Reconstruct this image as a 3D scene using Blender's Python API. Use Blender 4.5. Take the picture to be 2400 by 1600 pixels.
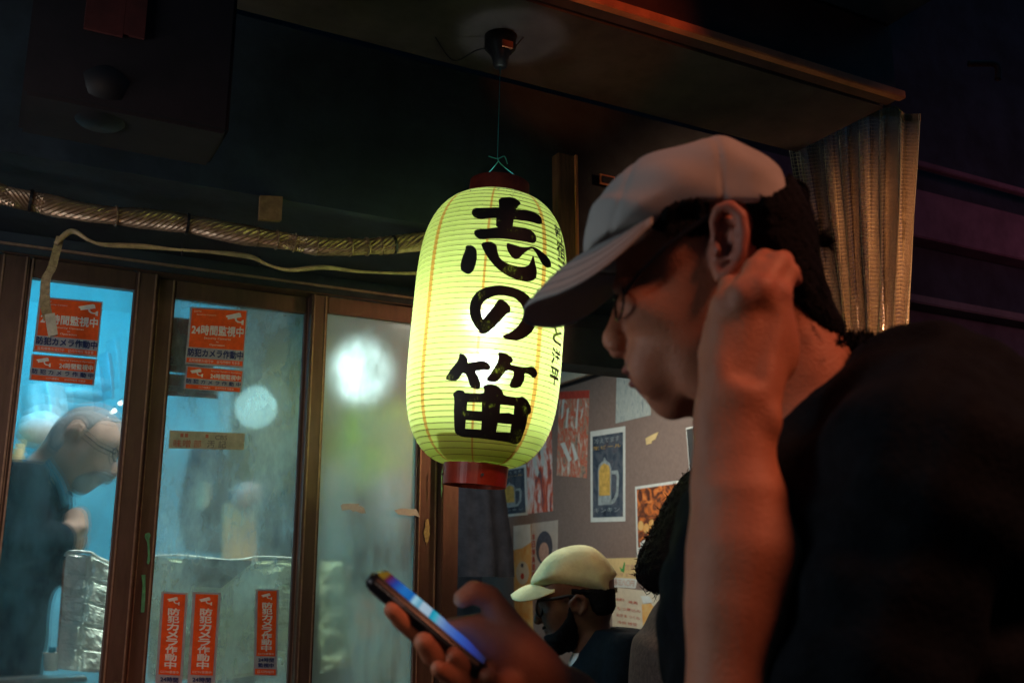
import bpy, bmesh, math, random
import numpy as np
import mathutils
from mathutils import Vector
from mathutils.geometry import delaunay_2d_cdt

for _o in list(bpy.data.objects):
    bpy.data.objects.remove(_o)
SC = bpy.context.scene
COL = SC.collection
random.seed(7)
rng = np.random.default_rng(7)

# ------------------------------------------------------------ camera
FPX = 35 / 36 * 2400
TH, YA = math.radians(13), math.radians(28)
CAM = np.array([0, 0, 1.35])
FV = np.array([math.sin(YA) * math.cos(TH), math.cos(YA) * math.cos(TH), math.sin(TH)])
RV = np.array([math.cos(YA), -math.sin(YA), 0.0])
UV = np.cross(RV, FV)
FH = np.array([math.sin(YA), math.cos(YA), 0.0])      # horizontal viewing direction
UP = np.array([0, 0, 1.0])
cd = bpy.data.cameras.new('camera')
cam = bpy.data.objects.new('camera', cd)
COL.objects.link(cam)
cam.location = CAM
cam.rotation_euler = mathutils.Matrix(np.array([RV, UV, -FV]).T.tolist()).to_euler()
cd.lens = 35
cd.sensor_width = 36
cd.clip_start = 0.02
cd.clip_end = 200
cd.dof.use_dof = True
cd.dof.focus_distance = 2.05
cd.dof.aperture_fstop = 6.3
SC.camera = cam

# ------------------------------------------------------------ world, lamps, exposure
w = bpy.data.worlds.new('World')
SC.world = w
w.use_nodes = True
bg = w.node_tree.nodes['Background']
bg.inputs['Color'].default_value = (0.10, 0.42, 0.80, 1)
bg.inputs['Strength'].default_value = 0.060

def lamp(name, kind, loc, power, color, size=0.1, size_y=None, target=None, spread=None, spot=None):
    l = bpy.data.lights.new(name, kind)
    l.energy = power
    l.color = color
    o = bpy.data.objects.new(name, l)
    COL.objects.link(o)
    o.location = loc
    if kind == 'AREA':
        l.shape = 'RECTANGLE'
        l.size = size
        l.size_y = size_y or size
        if spread: l.spread = math.radians(spread)
    else:
        l.shadow_soft_size = size
    if kind == 'SPOT':
        l.spot_size = math.radians(spot)
        l.spot_blend = 0.6
    if target is not None:
        d = Vector(target) - Vector(loc)
        o.rotation_euler = d.to_track_quat('-Z', 'Y').to_euler()
    return o

SC.view_settings.view_transform = 'Standard'
SC.view_settings.look = 'None'
SC.view_settings.exposure = 0
SC.view_settings.gamma = 1
SC.view_settings.use_curve_mapping = False
SC.cycles.use_denoising = True
SC.cycles.max_bounces = 10
SC.cycles.transparent_max_bounces = 16
SC.cycles.transmission_bounces = 10
SC.cycles.diffuse_bounces = 4
SC.cycles.glossy_bounces = 4
SC.cycles.sample_clamp_indirect = 4
SC.cycles.blur_glossy = 0.5

# unseen alley lamps, red on the right and cool on the left, and added fills
lamp('red_alley_lamp', 'SPOT', (1.3, -0.75, 3.15), 118, (1.0, 0.33, 0.17), 0.30, target=(0.85, 0.80, 1.38), spot=44)
lamp('white_alley_lamp', 'POINT', (-0.72, 1.12, 1.78), 7.5, (0.80, 0.92, 1.0), 0.16)
lamp('low_face_fill', 'POINT', (-1.05, 1.30, 1.45), 10.5, (1.0, 0.90, 0.88), 0.12)  # added fill for the lantern and window glow on face and forearm
lamp('orange_eave_lamp', 'SPOT', (0.75, 0.10, 1.90), 34, (1.0, 0.20, 0.03), 0.04, target=(1.06, 1.515, 2.44), spot=15)
lamp('curtain_fill', 'SPOT', (2.9, 0.35, 2.2), 210, (1.0, 0.46, 0.24), 0.10, target=(1.98, 1.75, 2.05), spot=32)  # added spot that brightens the vinyl curtain, no lamp of the alley
lamp('pink_far_lamp', 'AREA', (3.6, 0.9, 2.3), 4, (1.0, 0.30, 0.42), 0.4, 0.4, target=(4.6, 2.4, 2.2))
lamp('warm_window_fill', 'SPOT', (-0.75, -1.2, 1.9), 42, (1.0, 0.66, 0.50), 0.12, target=(0.42, 2.4, 1.33), spot=27)  # added fill from behind the camera for the stickers and window frames
# shop lamps
lamp('cyan_shop_lamp', 'AREA', (0.1, 3.35, 2.46), 27, (0.01, 0.62, 1.0), 0.9, 0.25, target=(0.25, 4.3, 1.5))
lamp('kitchen_front_lamp', 'AREA', (0.42, 2.64, 2.38), 9, (1.0, 0.93, 0.88), 0.3, 0.15, target=(0.2, 2.95, 1.4))
lamp('foil_fill', 'SPOT', (0.62, 2.56, 2.30), 280, (0.85, 1.0, 0.80), 0.05, target=(0.60, 2.56, 1.1), spot=50)  # added spot above the foil guards to brighten them
lamp('dining_ceiling_lamp', 'AREA', (1.9, 3.6, 2.44), 26, (1.0, 0.88, 0.72), 0.9, 0.3, target=(2.0, 3.7, 0))

# ------------------------------------------------------------ picture -> place helpers
def ray(x, y): return FV + RV * ((x - 1200) / FPX) - UV * ((y - 800) / FPX)
def onY(x, y, Y): r = ray(x, y); return CAM + r * (Y / r[1])
def onX(x, y, X): r = ray(x, y); return CAM + r * (X / r[0])
def P(x, y, d): return CAM + ray(x, y) * d
K = 2400 / 2352

# ------------------------------------------------------------ mesh helpers
ORG = {}
def org(o): return ORG.get(o.name, np.zeros(3))
def mesh_obj(name, V, F, m, parent=None, smooth=False, origin=None):
    V = np.asarray(V, float).reshape(-1, 3)
    if parent is None:
        if origin is None:
            lo, hi = V.min(0), V.max(0)
            origin = np.array([(lo[0] + hi[0]) / 2, (lo[1] + hi[1]) / 2, lo[2]])
        loc = origin
        wo = origin
    else:
        loc = np.zeros(3)
        wo = org(parent)
    me = bpy.data.meshes.new(name)
    me.from_pydata((V - wo).tolist(), [], [list(map(int, f)) for f in F])
    me.update()
    if smooth:
        me.polygons.foreach_set('use_smooth', [True] * len(me.polygons))
    for mm in (m if isinstance(m, (list, tuple)) else [m]):
        me.materials.append(mm)
    o = bpy.data.objects.new(name, me)
    COL.objects.link(o)
    o.location = loc
    if parent is not None: o.parent = parent
    ORG[o.name] = np.array(wo, float)
    return o
def tag(o, label=None, cat=None, group=None, kind=None):
    if label: o['label'] = label
    if cat: o['category'] = cat
    if group: o['group'] = group
    if kind: o['kind'] = kind
    return o
def thing(name, loc, label, cat, group=None):
    o = bpy.data.objects.new(name, None)
    COL.objects.link(o)
    o.empty_display_size = 0.05
    o.location = loc
    ORG[o.name] = np.array(loc, float)
    return tag(o, label, cat, group)

class MB:
    def __init__(s): s.V = []; s.F = []
    def add(s, V, F):
        b = len(s.V)
        s.V += [tuple(v) for v in V]
        s.F += [[i + b for i in f] for f in F]
        return s
    def box(s, x0, x1, y0, y1, z0, z1, bev=0.0):
        if bev <= 0:
            V = [(x, y, z) for x in (x0, x1) for y in (y0, y1) for z in (z0, z1)]
            F = [[0, 1, 3, 2], [4, 6, 7, 5], [0, 4, 5, 1], [2, 3, 7, 6], [0, 2, 6, 4], [1, 5, 7, 3]]
            return s.add(V, F)
        bm = bmesh.new()
        bmesh.ops.create_cube(bm, size=1)
        for v in bm.verts:
            v.co = Vector(((x0 + x1) / 2 + v.co.x * (x1 - x0), (y0 + y1) / 2 + v.co.y * (y1 - y0), (z0 + z1) / 2 + v.co.z * (z1 - z0)))
        bmesh.ops.bevel(bm, geom=bm.edges[:], offset=bev, segments=2, affect='EDGES')
        bm.verts.index_update()
        s.add([tuple(v.co) for v in bm.verts], [[v.index for v in f.verts] for f in bm.faces])
        bm.free()
        return s
    def tube(s, pts, r, n=10, cap=True, flat=1.0):
        pts = [np.array(p, float) for p in pts]
        rs = r if hasattr(r, '__len__') else [r] * len(pts)
        N = len(pts)
        V = []; F = []
        up = None
        for i, p in enumerate(pts):
            t = pts[min(i + 1, N - 1)] - pts[max(i - 1, 0)]
            t /= (np.linalg.norm(t) + 1e-12)
            if up is None:
                up = np.array([0, 0, 1.0]) if abs(t[2]) < 0.9 else np.array([0, 1.0, 0])
            a = np.cross(t, up); a /= np.linalg.norm(a) + 1e-12
            up = np.cross(a, t)
            for k in range(n):
                q = 2 * math.pi * k / n
                V.append(p + a * math.cos(q) * rs[i] + up * math.sin(q) * rs[i] * flat)
        for i in range(N - 1):
            for k in range(n):
                F.append([i * n + k, i * n + (k + 1) % n, (i + 1) * n + (k + 1) % n, (i + 1) * n + k])
        if cap:
            F.append(list(range(n))[::-1])
            F.append([(N - 1) * n + k for k in range(n)])
        return s.add(V, F)
    def quadslab(s, c4, nrm, th):
        """slab from 4 corner points, thickness th along nrm"""
        c4 = [np.array(c, float) for c in c4]
        nrm = np.array(nrm, float)
        V = c4 + [c + nrm * th for c in c4]
        return s.add(V, [[0, 1, 2, 3], [7, 6, 5, 4], [0, 4, 5, 1], [1, 5, 6, 2], [2, 6, 7, 3], [3, 7, 4, 0]])
    def build(s, name, m, parent=None, smooth=False):
        return mesh_obj(name, s.V, s.F, m, parent, smooth)

def smooth_path(pts, n=12):
    pts = [np.array(p, float) for p in pts]
    out = []
    for i in range(len(pts) - 1):
        p0 = pts[max(i - 1, 0)]; p1 = pts[i]; p2 = pts[i + 1]; p3 = pts[min(i + 2, len(pts) - 1)]
        for k in range(n):
            t = k / n
            out.append(0.5 * ((2 * p1) + (-p0 + p2) * t + (2 * p0 - 5 * p1 + 4 * p2 - p3) * t * t + (-p0 + 3 * p1 - 3 * p2 + p3) * t ** 3))
    out.append(pts[-1])
    return out

# ------------------------------------------------------------ materials
def nt(name):
    m = bpy.data.materials.new(name)
    m.use_nodes = True
    t = m.node_tree
    t.nodes.clear()
    out = t.nodes.new('ShaderNodeOutputMaterial')
    return m, t, out
def N(t, typ, **kw):
    n = t.nodes.new(typ)
    for k, v in kw.items():
        if k.startswith('_'): setattr(n, k[1:], v)
        else: n.inputs[k].default_value = v
    return n
def rgba(c): return (c[0], c[1], c[2], 1)
def mat(name, color, rough=0.6, metal=0.0, var=0.25, scale=30, bump=0.0, bscale=None, spec=0.5, sss=0, coord='Object', color2=None, stretch=None, sheen=0, trans=0, ior=1.45):
    m, t, out = nt(name)
    b = N(t, 'ShaderNodeBsdfPrincipled', Roughness=rough, Metallic=metal)
    b.inputs['Specular IOR Level'].default_value = spec
    b.inputs['IOR'].default_value = ior
    if sheen:
        b.inputs['Sheen Weight'].default_value = sheen
        b.inputs['Sheen Roughness'].default_value = 0.5
    if trans: b.inputs['Transmission Weight'].default_value = trans
    tc = N(t, 'ShaderNodeTexCoord')
    src = tc.outputs[coord]
    if stretch:
        mp = N(t, 'ShaderNodeMapping', Scale=stretch)
        t.links.new(src, mp.inputs[0]); src = mp.outputs[0]
    nz = N(t, 'ShaderNodeTexNoise', Scale=scale, Detail=6.0, Roughness=0.65)
    t.links.new(src, nz.inputs['Vector'])
    mx = N(t, 'ShaderNodeMix', _data_type='RGBA')
    c2 = color2 if color2 else tuple(c * (1 - var) for c in color)
    c1 = color if color2 else tuple(min(1, c * (1 + var * 0.5)) for c in color)
    mx.inputs[6].default_value = rgba(c1)
    mx.inputs[7].default_value = rgba(c2)
    rp = N(t, 'ShaderNodeMapRange')
    rp.inputs['From Min'].default_value = 0.35
    rp.inputs['From Max'].default_value = 0.65
    t.links.new(nz.outputs[0], rp.inputs[0])
    t.links.new(rp.outputs[0], mx.inputs[0])
    t.links.new(mx.outputs[2], b.inputs['Base Color'])
    rr = N(t, 'ShaderNodeMapRange')
    rr.inputs['To Min'].default_value = max(0.02, rough * 0.85)
    rr.inputs['To Max'].default_value = min(1, rough * 1.2)
    t.links.new(nz.outputs[0], rr.inputs[0])
    t.links.new(rr.outputs[0], b.inputs['Roughness'])
    if sss:
        b.inputs['Subsurface Weight'].default_value = sss
        b.inputs['Subsurface Radius'].default_value = (1.0, 0.35, 0.2)
        b.inputs['Subsurface Scale'].default_value = 0.006
    if bump:
        n2 = N(t, 'ShaderNodeTexNoise', Scale=bscale or scale * 3, Detail=4.0)
        t.links.new(src, n2.inputs['Vector'])
        bp = N(t, 'ShaderNodeBump', Strength=bump, Distance=0.01)
        t.links.new(n2.outputs[0], bp.inputs['Height'])
        t.links.new(bp.outputs[0], b.inputs['Normal'])
    t.links.new(b.outputs[0], out.inputs[0])
    return m
def emat(name, color, strength):
    m, t, out = nt(name)
    e = N(t, 'ShaderNodeEmission', Color=rgba(color), Strength=strength)
    t.links.new(e.outputs[0], out.inputs[0])
    return m

# ------------------------------------------------------------ signed-distance modelling for organic shapes
class Sdf:
    """implicit surface on a grid in an upright frame: s along the picture's right, t up, l towards the camera"""
    def __init__(self, lo, hi, h, dist):
        self.lo = np.array(lo, float); self.h = h; self.dist = dist
        n = np.ceil((np.array(hi) - self.lo) / h).astype(int) + 1
        self.n = n
        self.A = np.full(n, 0.05, np.float32)
        self.ax = [self.lo[i] + h * np.arange(n[i]) for i in range(3)]
    def _win(self, lo, hi, pad):
        i0 = np.maximum(0, np.floor((np.minimum(lo, hi) - pad - self.lo) / self.h).astype(int))
        i1 = np.minimum(self.n, np.ceil((np.maximum(lo, hi) + pad - self.lo) / self.h).astype(int) + 1)
        if np.any(i1 <= i0): return None
        sl = tuple(slice(a, b) for a, b in zip(i0, i1))
        g = np.meshgrid(*[self.ax[i][sl[i]].astype(np.float32) for i in range(3)], indexing='ij', sparse=True)
        return sl, g
    def _mix(self, sl, d, k, op):
        a = self.A[sl]
        d = d.astype(np.float32)
        if op == 'sub':
            d = -d
            if k > 0:
                h = np.clip(0.5 - 0.5 * (a - d) / k, 0, 1)
                self.A[sl] = a * (1 - h) + d * h + k * h * (1 - h)
            else: self.A[sl] = np.maximum(a, d)
        elif op == 'int':
            self.A[sl] = np.maximum(a, d)
        else:
            if k > 0:
                h = np.clip(0.5 + 0.5 * (a - d) / k, 0, 1)
                self.A[sl] = a * (1 - h) + d * h - k * h * (1 - h)
            else: self.A[sl] = np.minimum(a, d)
    def cap(self, a, b, ra, rb=None, k=0.008, op='add', flat=None):
        rb = ra if rb is None else rb
        a = np.array(a, float); b = np.array(b, float)
        r = max(ra, rb)
        wv = self._win(np.minimum(a, b) - r, np.maximum(a, b) + r, k * 1.5 + 0.006)
        if wv is None: return
        sl, (x, y, z) = wv
        ab = b - a
        L = float(ab @ ab) + 1e-12
        h = np.clip(((x - a[0]) * ab[0] + (y - a[1]) * ab[1] + (z - a[2]) * ab[2]) / L, 0, 1)
        dz = (z - a[2] - ab[2] * h)
        if flat: dz = dz / flat
        d = np.sqrt((x - a[0] - ab[0] * h) ** 2 + (y - a[1] - ab[1] * h) ** 2 + dz ** 2) - (ra + (rb - ra) * h)
        self._mix(sl, d, k, op)
    def chain(self, pts, rs, k=0.006, op='add', flat=None):
        # the whole chain first, then one blend, so that joints do not swell
        P_ = np.array(pts, float); R_ = max(rs)
        wv = self._win(P_.min(0) - R_, P_.max(0) + R_, k * 1.5 + 0.006)
        if wv is None: return
        sl, (x, y, z) = wv
        D = None
        for i in range(len(pts) - 1):
            a, b = P_[i], P_[i + 1]; ab = b - a; L = float(ab @ ab) + 1e-12
            h = np.clip(((x - a[0]) * ab[0] + (y - a[1]) * ab[1] + (z - a[2]) * ab[2]) / L, 0, 1)
            dz = (z - a[2] - ab[2] * h) / (flat or 1)
            h2 = h * h * (3 - 2 * h) * .5 + h * .5
            d = np.sqrt((x - a[0] - ab[0] * h) ** 2 + (y - a[1] - ab[1] * h) ** 2 + dz ** 2) - (rs[i] + (rs[i + 1] - rs[i]) * h2)
            D = d if D is None else np.minimum(D, d)
        self._mix(sl, D, k, op)
    def ell(self, c, r, ang=0.0, k=0.008, op='add'):
        c = np.array(c, float); r = np.array(r, float)
        R_ = float(max(r))
        wv = self._win(c - R_, c + R_, k * 1.5 + 0.006)
        if wv is None: return
        sl, (x, y, z) = wv
        ca, sa = math.cos(ang), math.sin(ang)
        u = (x - c[0]) * ca + (y - c[1]) * sa
        v = -(x - c[0]) * sa + (y - c[1]) * ca
        z = z - c[2]
        k0 = np.sqrt((u / r[0]) ** 2 + (v / r[1]) ** 2 + (z / r[2]) ** 2)
        k1 = np.sqrt((u / r[0] ** 2) ** 2 + (v / r[1] ** 2) ** 2 + (z / r[2] ** 2) ** 2) + 1e-9
        self._mix(sl, k0 * (k0 - 1) / k1, k, op)
    def poly2d(self, poly, x, y):
        poly = np.array(poly, float)[:, :2]
        X, Y = np.broadcast_arrays(x, y)
        d = np.full(X.shape, 1e9); ins = np.zeros(X.shape, bool)
        m = len(poly)
        for i in range(m):
            a = poly[i]; b = poly[(i + 1) % m]
            e = b - a
            h = np.clip(((X - a[0]) * e[0] + (Y - a[1]) * e[1]) / (e @ e + 1e-12), 0, 1)
            d = np.minimum(d, (X - a[0] - e[0] * h) ** 2 + (Y - a[1] - e[1] * h) ** 2)
            if a[1] != b[1]:
                c = ((a[1] > Y) != (b[1] > Y)) & (X < (b[0] - a[0]) * (Y - a[1]) / (b[1] - a[1]) + a[0])
                ins ^= c
        d = np.sqrt(d)
        return np.where(ins, -d, d)
    def inflate(self, poly, T, W, k=0.008, op='add', l0=0.0, p=2.0, sm=True):
        """poly: outline in (s,t); W: half width, number or list of (t, w)"""
        if sm:
            q = []
            pl = [np.array(v[:2], float) for v in poly]
            m = len(pl)
            for i in range(m):
                p0, p1, p2, p3 = pl[i - 1], pl[i], pl[(i + 1) % m], pl[(i + 2) % m]
                for j in range(4):
                    t = j / 4
                    q.append(0.5 * (2 * p1 + (p2 - p0) * t + (2 * p0 - 5 * p1 + 4 * p2 - p3) * t * t + (3 * p1 - p0 - 3 * p2 + p3) * t ** 3))
            poly = q
        pa = np.array([v[:2] for v in poly])
        wm = W if not isinstance(W, list) else max(v for _, v in W)
        lo = np.array([pa[:, 0].min(), pa[:, 1].min(), l0 - wm]); hi = np.array([pa[:, 0].max(), pa[:, 1].max(), l0 + wm])
        wv = self._win(lo, hi, k * 1.5 + 0.006)
        if wv is None: return
        sl, (x, y, z) = wv
        d2 = self.poly2d(poly, x, y).astype(np.float32)
        if isinstance(W, list):
            W = sorted(W)
            Wm = np.interp(y, [a for a, _ in W], [b for _, b in W]).astype(np.float32)
        else: Wm = np.float32(W)
        u = np.maximum(0, (T + d2)) / T
        v = np.abs(z - l0) / Wm
        F = (u ** p + v ** p) ** (1 / p) - 1
        d = F * np.minimum(T, Wm)
        self._mix(sl, d, k, op)
    def shell(self, src, poly, l, thk, edge=0.5, both=True):
        """a layer of hair: the source surface grown by thk inside an outline"""
        X, Y, Z = np.meshgrid(*self.ax, indexing='ij', sparse=True)
        d2 = self.poly2d(poly, X[:, :, 0], Y[:, :, 0]).astype(np.float32)[:, :, None]
        t = np.clip(-d2 * edge, 0, thk) + 0.0012
        self.A = np.minimum(self.A, np.maximum(src - t, d2)).astype(np.float32)
    def mesh(self, name, m, parent, iso=0.0, smooth=True, relax=2):
        import openvdb
        g = openvdb.FloatGrid(0.03)
        g.copyFromArray(np.clip(self.A, -0.03, 0.03).astype(np.float32))
        pts, quads = g.convertToQuads(isovalue=iso)
        pts = pts.astype(float) * self.h + self.lo
        quads = quads[:, ::-1]
        W = self.world(pts)
        o = mesh_obj(name, W, quads, m, parent, smooth)
        if relax:
            bm = bmesh.new(); bm.from_mesh(o.data)
            for _ in range(relax):
                bmesh.ops.smooth_vert(bm, verts=bm.verts[:], factor=0.5, use_axis_x=True, use_axis_y=True, use_axis_z=True)
            bmesh.ops.recalc_face_normals(bm, faces=bm.faces[:])
            bm.to_mesh(o.data); bm.free()
            o.data.polygons.foreach_set('use_smooth', [True] * len(o.data.polygons))
        return o
    def world(self, q):
        q = np.asarray(q, float).reshape(-1, 3)
        return CAM + FH * self.dist + q[:, :1] * RV + q[:, 1:2] * UP - q[:, 2:3] * FH
    def S(self, px, py, l=0.0):
        """point seen at pixel px,py that lies l in front of the frame's plane"""
        return SS(self.dist, px, py, l)
def SS(dist, px, py, l=0.0):
    r = ray(px, py)
    q = r * ((dist - l) / float(r @ FH))
    return np.array([q @ RV, q @ UP, l])
def kpx(dist, px, py, l=0.0):
    r = ray(px, py)
    return ((dist - l) / float(r @ FH)) / FPX

# ------------------------------------------------------------ lettering
_tc = {}
def text_mesh(s, bold=0.0):
    key = (s, bold)
    if key in _tc: return _tc[key]
    c = bpy.data.curves.new('lettering', 'FONT')
    c.body = s
    c.offset = bold
    c.resolution_u = 3
    o = bpy.data.objects.new('lettering_source', c)
    COL.objects.link(o)
    bpy.context.view_layer.update()
    me = bpy.data.meshes.new_from_object(o.evaluated_get(bpy.context.evaluated_depsgraph_get()))
    V = np.array([v.co[:] for v in me.vertices])
    F = [list(p.vertices) for p in me.polygons]
    bpy.data.objects.remove(o); bpy.data.curves.remove(c); bpy.data.meshes.remove(me)
    V[:, 0] -= V[:, 0].min(); V[:, 1] -= V[:, 1].min()
    _tc[key] = (V / np.array([V[:, 0].max(), V[:, 1].max(), 1]), F)
    return _tc[key]
# ============================================================ materials of the place
M = {}
M['black_paint'] = mat('dark_board', (0.018, 0.028, 0.038), 0.7, var=0.5, scale=6, bump=0.2)
M['soffit'] = mat('soffit_board', (0.06, 0.045, 0.042), 0.8, var=0.45, scale=5, bump=0.15)
M['ground'] = mat('wet_asphalt', (0.05, 0.05, 0.052), 0.45, var=0.4, scale=14, bump=0.5)
M['bronze'] = mat('bronze_aluminium', (0.115, 0.066, 0.046), 0.40, metal=0.35, var=0.3, scale=9, bump=0.05, stretch=(3, 3, 0.6))
M['bronze_light'] = mat('worn_bronze_edge', (0.34, 0.22, 0.15), 0.35, metal=0.4, var=0.3, scale=40)
M['wood'] = mat('stained_wood', (0.13, 0.055, 0.03), 0.6, var=0.5, scale=20, bump=0.3, stretch=(4, 4, 0.4))
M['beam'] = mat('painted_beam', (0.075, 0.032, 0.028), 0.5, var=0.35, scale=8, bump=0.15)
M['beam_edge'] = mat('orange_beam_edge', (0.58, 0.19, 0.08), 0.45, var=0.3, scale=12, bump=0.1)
M['purple'] = mat('plaster_fascia', (0.16, 0.10, 0.13), 0.7, var=0.3, scale=7, bump=0.1)
M['cream_wall'] = mat('cream_wall', (0.55, 0.52, 0.44), 0.8, var=0.15, scale=5)
M['brown_wall'] = mat('brown_wallpaper', (0.205, 0.15, 0.13), 0.75, var=0.12, scale=60, bump=0.08)
M['dark_wall'] = mat('dark_wall', (0.06, 0.06, 0.07), 0.7, var=0.4, scale=8)
M['int_floor'] = mat('shop_floor', (0.12, 0.09, 0.07), 0.5, var=0.3, scale=12)
M['cyan_wall'] = mat('teal_kitchen_wall', (0.22, 0.56, 0.64), 0.5, var=0.25, scale=5)
M['steel'] = mat('brushed_steel', (0.55, 0.57, 0.58), 0.32, metal=1.0, var=0.15, scale=30, bump=0.05)
M['red_plastic'] = mat('red_plastic', (0.52, 0.055, 0.02), 0.35, var=0.2, scale=20, bump=0.03)
M['cable'] = mat('cream_cable', (0.42, 0.30, 0.15), 0.5, var=0.35, scale=40, bump=0.1)
M['strap'] = mat('jute_strap', (0.36, 0.27, 0.14), 0.8, var=0.35, scale=120, bump=0.4)
M['paper_tape'] = mat('paper_tape', (0.55, 0.50, 0.38), 0.7, var=0.25, scale=50, bump=0.2)
M['tie'] = mat('black_tie', (0.012, 0.012, 0.014), 0.4, var=0.2)
M['cardboard'] = mat('wood_block', (0.22, 0.12, 0.055), 0.8, var=0.3, scale=60, bump=0.2)
M['cord'] = mat('turquoise_cord', (0.05, 0.42, 0.42), 0.6, var=0.2)
M['grey_frame'] = mat('grey_frame', (0.14, 0.13, 0.13), 0.6, var=0.3, scale=9)

def S12(v): return v * 1.2
YW = 2.4
# ============================================================ the setting
def struct(name, mb, m, parent=None):
    o = mb.build(name, m, parent)
    return tag(o, kind='structure')
struct('ground', MB().box(-12, 12, -8, 14, -0.05, 0.0), M['ground'])
struct('interior_floor', MB().box(-1.6, 2.96, 2.5, 5.9, 0.0, 0.06), M['int_floor'])
struct('interior_ceiling', MB().box(-1.6, 2.96, 2.52, 5.9, 2.49, 2.56), M['cream_wall'])
struct('interior_back_wall', MB().box(-1.6, 2.96, 5.82, 5.9, 0.06, 2.49), M['dark_wall'])
struct('interior_left_wall', MB().box(-1.68, -1.6, 2.5, 5.9, 0.0, 2.56), M['dark_wall'])
struct('poster_wall', MB().box(2.88, 2.96, 2.56, 5.82, 0.06, 2.49), M['brown_wall'])
struct('kitchen_back_wall', MB().box(-1.6, 0.92, 4.30, 4.36, 0.06, 2.49), M['cyan_wall'])
# low wall under the windows, and what is right of the doorway
struct('low_wall', MB().box(-2.2, 1.105, 2.36, 2.52, 0, 0.985), M['wood'])
struct('right_wall', MB().box(2.35, 7.5, 2.4, 2.55, 0, 2.04), M['black_paint'])
struct('left_alley_wall', MB().box(-2.35, -2.2, -8, 2.52, 0, 3.2), M['black_paint'])
struct('opposite_wall', MB().box(-2.2, 8, -3.2, -3.0, 0, 3.6), M['black_paint'])
# shutter box over the windows, soffit, upper wall
box_th = thing('shutter_housing', (0.6, 1.9, 2.04), 'long near-black board housing over the windows, behind the hanging lantern', 'shutter housing')
MB().box(-2.2, 1.70, 1.9, 2.38, 2.085, 2.47).build('housing_board', M['black_paint'], box_th)
struct('upper_wall', MB().box(-2.2, 7.5, 2.385, 2.55, 2.0405, 4.2), M['black_paint'])
xe = onY(2085, 245, 1.56)[0]
struct('soffit', MB().box(-2.2, xe, 1.58, 1.884, 2.472, 2.49), M['soffit'])
zt = 2.47
# eave beam with its bright lower edge
bt = thing('eave_beam', (0.8, 1.56, zt), 'maroon eave beam with a glowing orange lower edge, running along the top right', 'beam')
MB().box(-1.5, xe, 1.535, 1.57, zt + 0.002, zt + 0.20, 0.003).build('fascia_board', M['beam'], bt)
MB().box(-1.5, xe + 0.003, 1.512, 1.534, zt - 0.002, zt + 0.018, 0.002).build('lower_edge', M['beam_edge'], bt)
MB().box(-1.5, xe, 1.31, 1.33, zt + 0.21, zt + 0.36).build('outer_board', M['black_paint'], bt)
MB().box(-1.5, xe + .004, 1.33, 1.56, zt + 0.21, zt + 0.225).build('roof_board', M['black_paint'], bt)

# hanging dark sign box at top left
sb = thing('dark_sign_box', P(330, 120, 1.75), 'unlit dark maroon sign box hanging in the top left corner', 'sign box')
_a = P(190, 300, 1.75); 
M['sign'] = mat('dark_sign', (0.012, 0.007, 0.009), 0.9, var=0.5, scale=5, bump=0.1)
M['sign_red'] = mat('faded_red_print', (0.09, 0.014, 0.010), 0.9, var=0.4, scale=14)
x0 = onY(60, 150, 1.45)[0]; x1 = onY(548, 150, 1.45)[0]; z0 = onY(400, 285, 1.45)[2]
MB().box(x0, x1, 1.45, 1.6, z0, z0 + 0.42, 0.006).build('box_body', M['sign'], sb)
ra = onY(196, 66, 1.445); rb_ = onY(338, 92, 1.445)
MB().box(ra[0], rb_[0] - 0.03, 1.443, 1.4485, ra[2], z0 + 0.4).build('red_print', M['sign_red'], sb)
MB().box(rb_[0] - 0.0295, rb_[0], 1.443, 1.4485, rb_[2], z0 + 0.4).build('red_print', M['sign_red'], sb)
# gourd shaped dark thing under the sign, seen only as an outline
gl = thing('small_unlit_lamp', onY(240, 250, 1.5), 'small unlit round lamp hanging below the dark sign box', 'lamp')
g0 = onY(240, 230, 1.5)
def lathe(c, axis_pts, n=28, ax=None):
    """axis_pts: list of (h, r) along ax"""
    c = np.array(c, float); ax = UP if ax is None else np.array(ax, float)
    u = np.cross(ax, FH); u /= np.linalg.norm(u); v = np.cross(ax, u)
    V = []; F = []
    for h, r in axis_pts:
        for k in range(n):
            q = 2 * math.pi * k / n
            V.append(c + ax * h + (u * math.cos(q) + v * math.sin(q)) * r)
    for i in range(len(axis_pts) - 1):
        for k in range(n):
            F.append([i * n + k, i * n + (k + 1) % n, (i + 1) * n + (k + 1) % n, (i + 1) * n + k])
    return V, F
MB().add(*lathe(g0, [(-0.045, 0.001), (-0.043, 0.03), (-0.02, 0.055), (0.01, 0.06), (0.04, 0.045), (0.06, 0.02), (0.065, 0.001)])).build('lamp_glass', mat('dark_glass', (0.005, 0.005, 0.006), 0.55, var=0.1), gl, True)
MB().add(*lathe(g0, [(0.055, 0.001), (0.055, 0.026), (0.085, 0.026), (0.085, 0.001)])).build('lamp_cap', M['tie'], gl, True)
MB().tube([g0 + [0, 0, 0.08], g0 + [0, 0.0, z0 - g0[2]]], 0.004).build('lamp_cord', M['tie'], gl)

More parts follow.
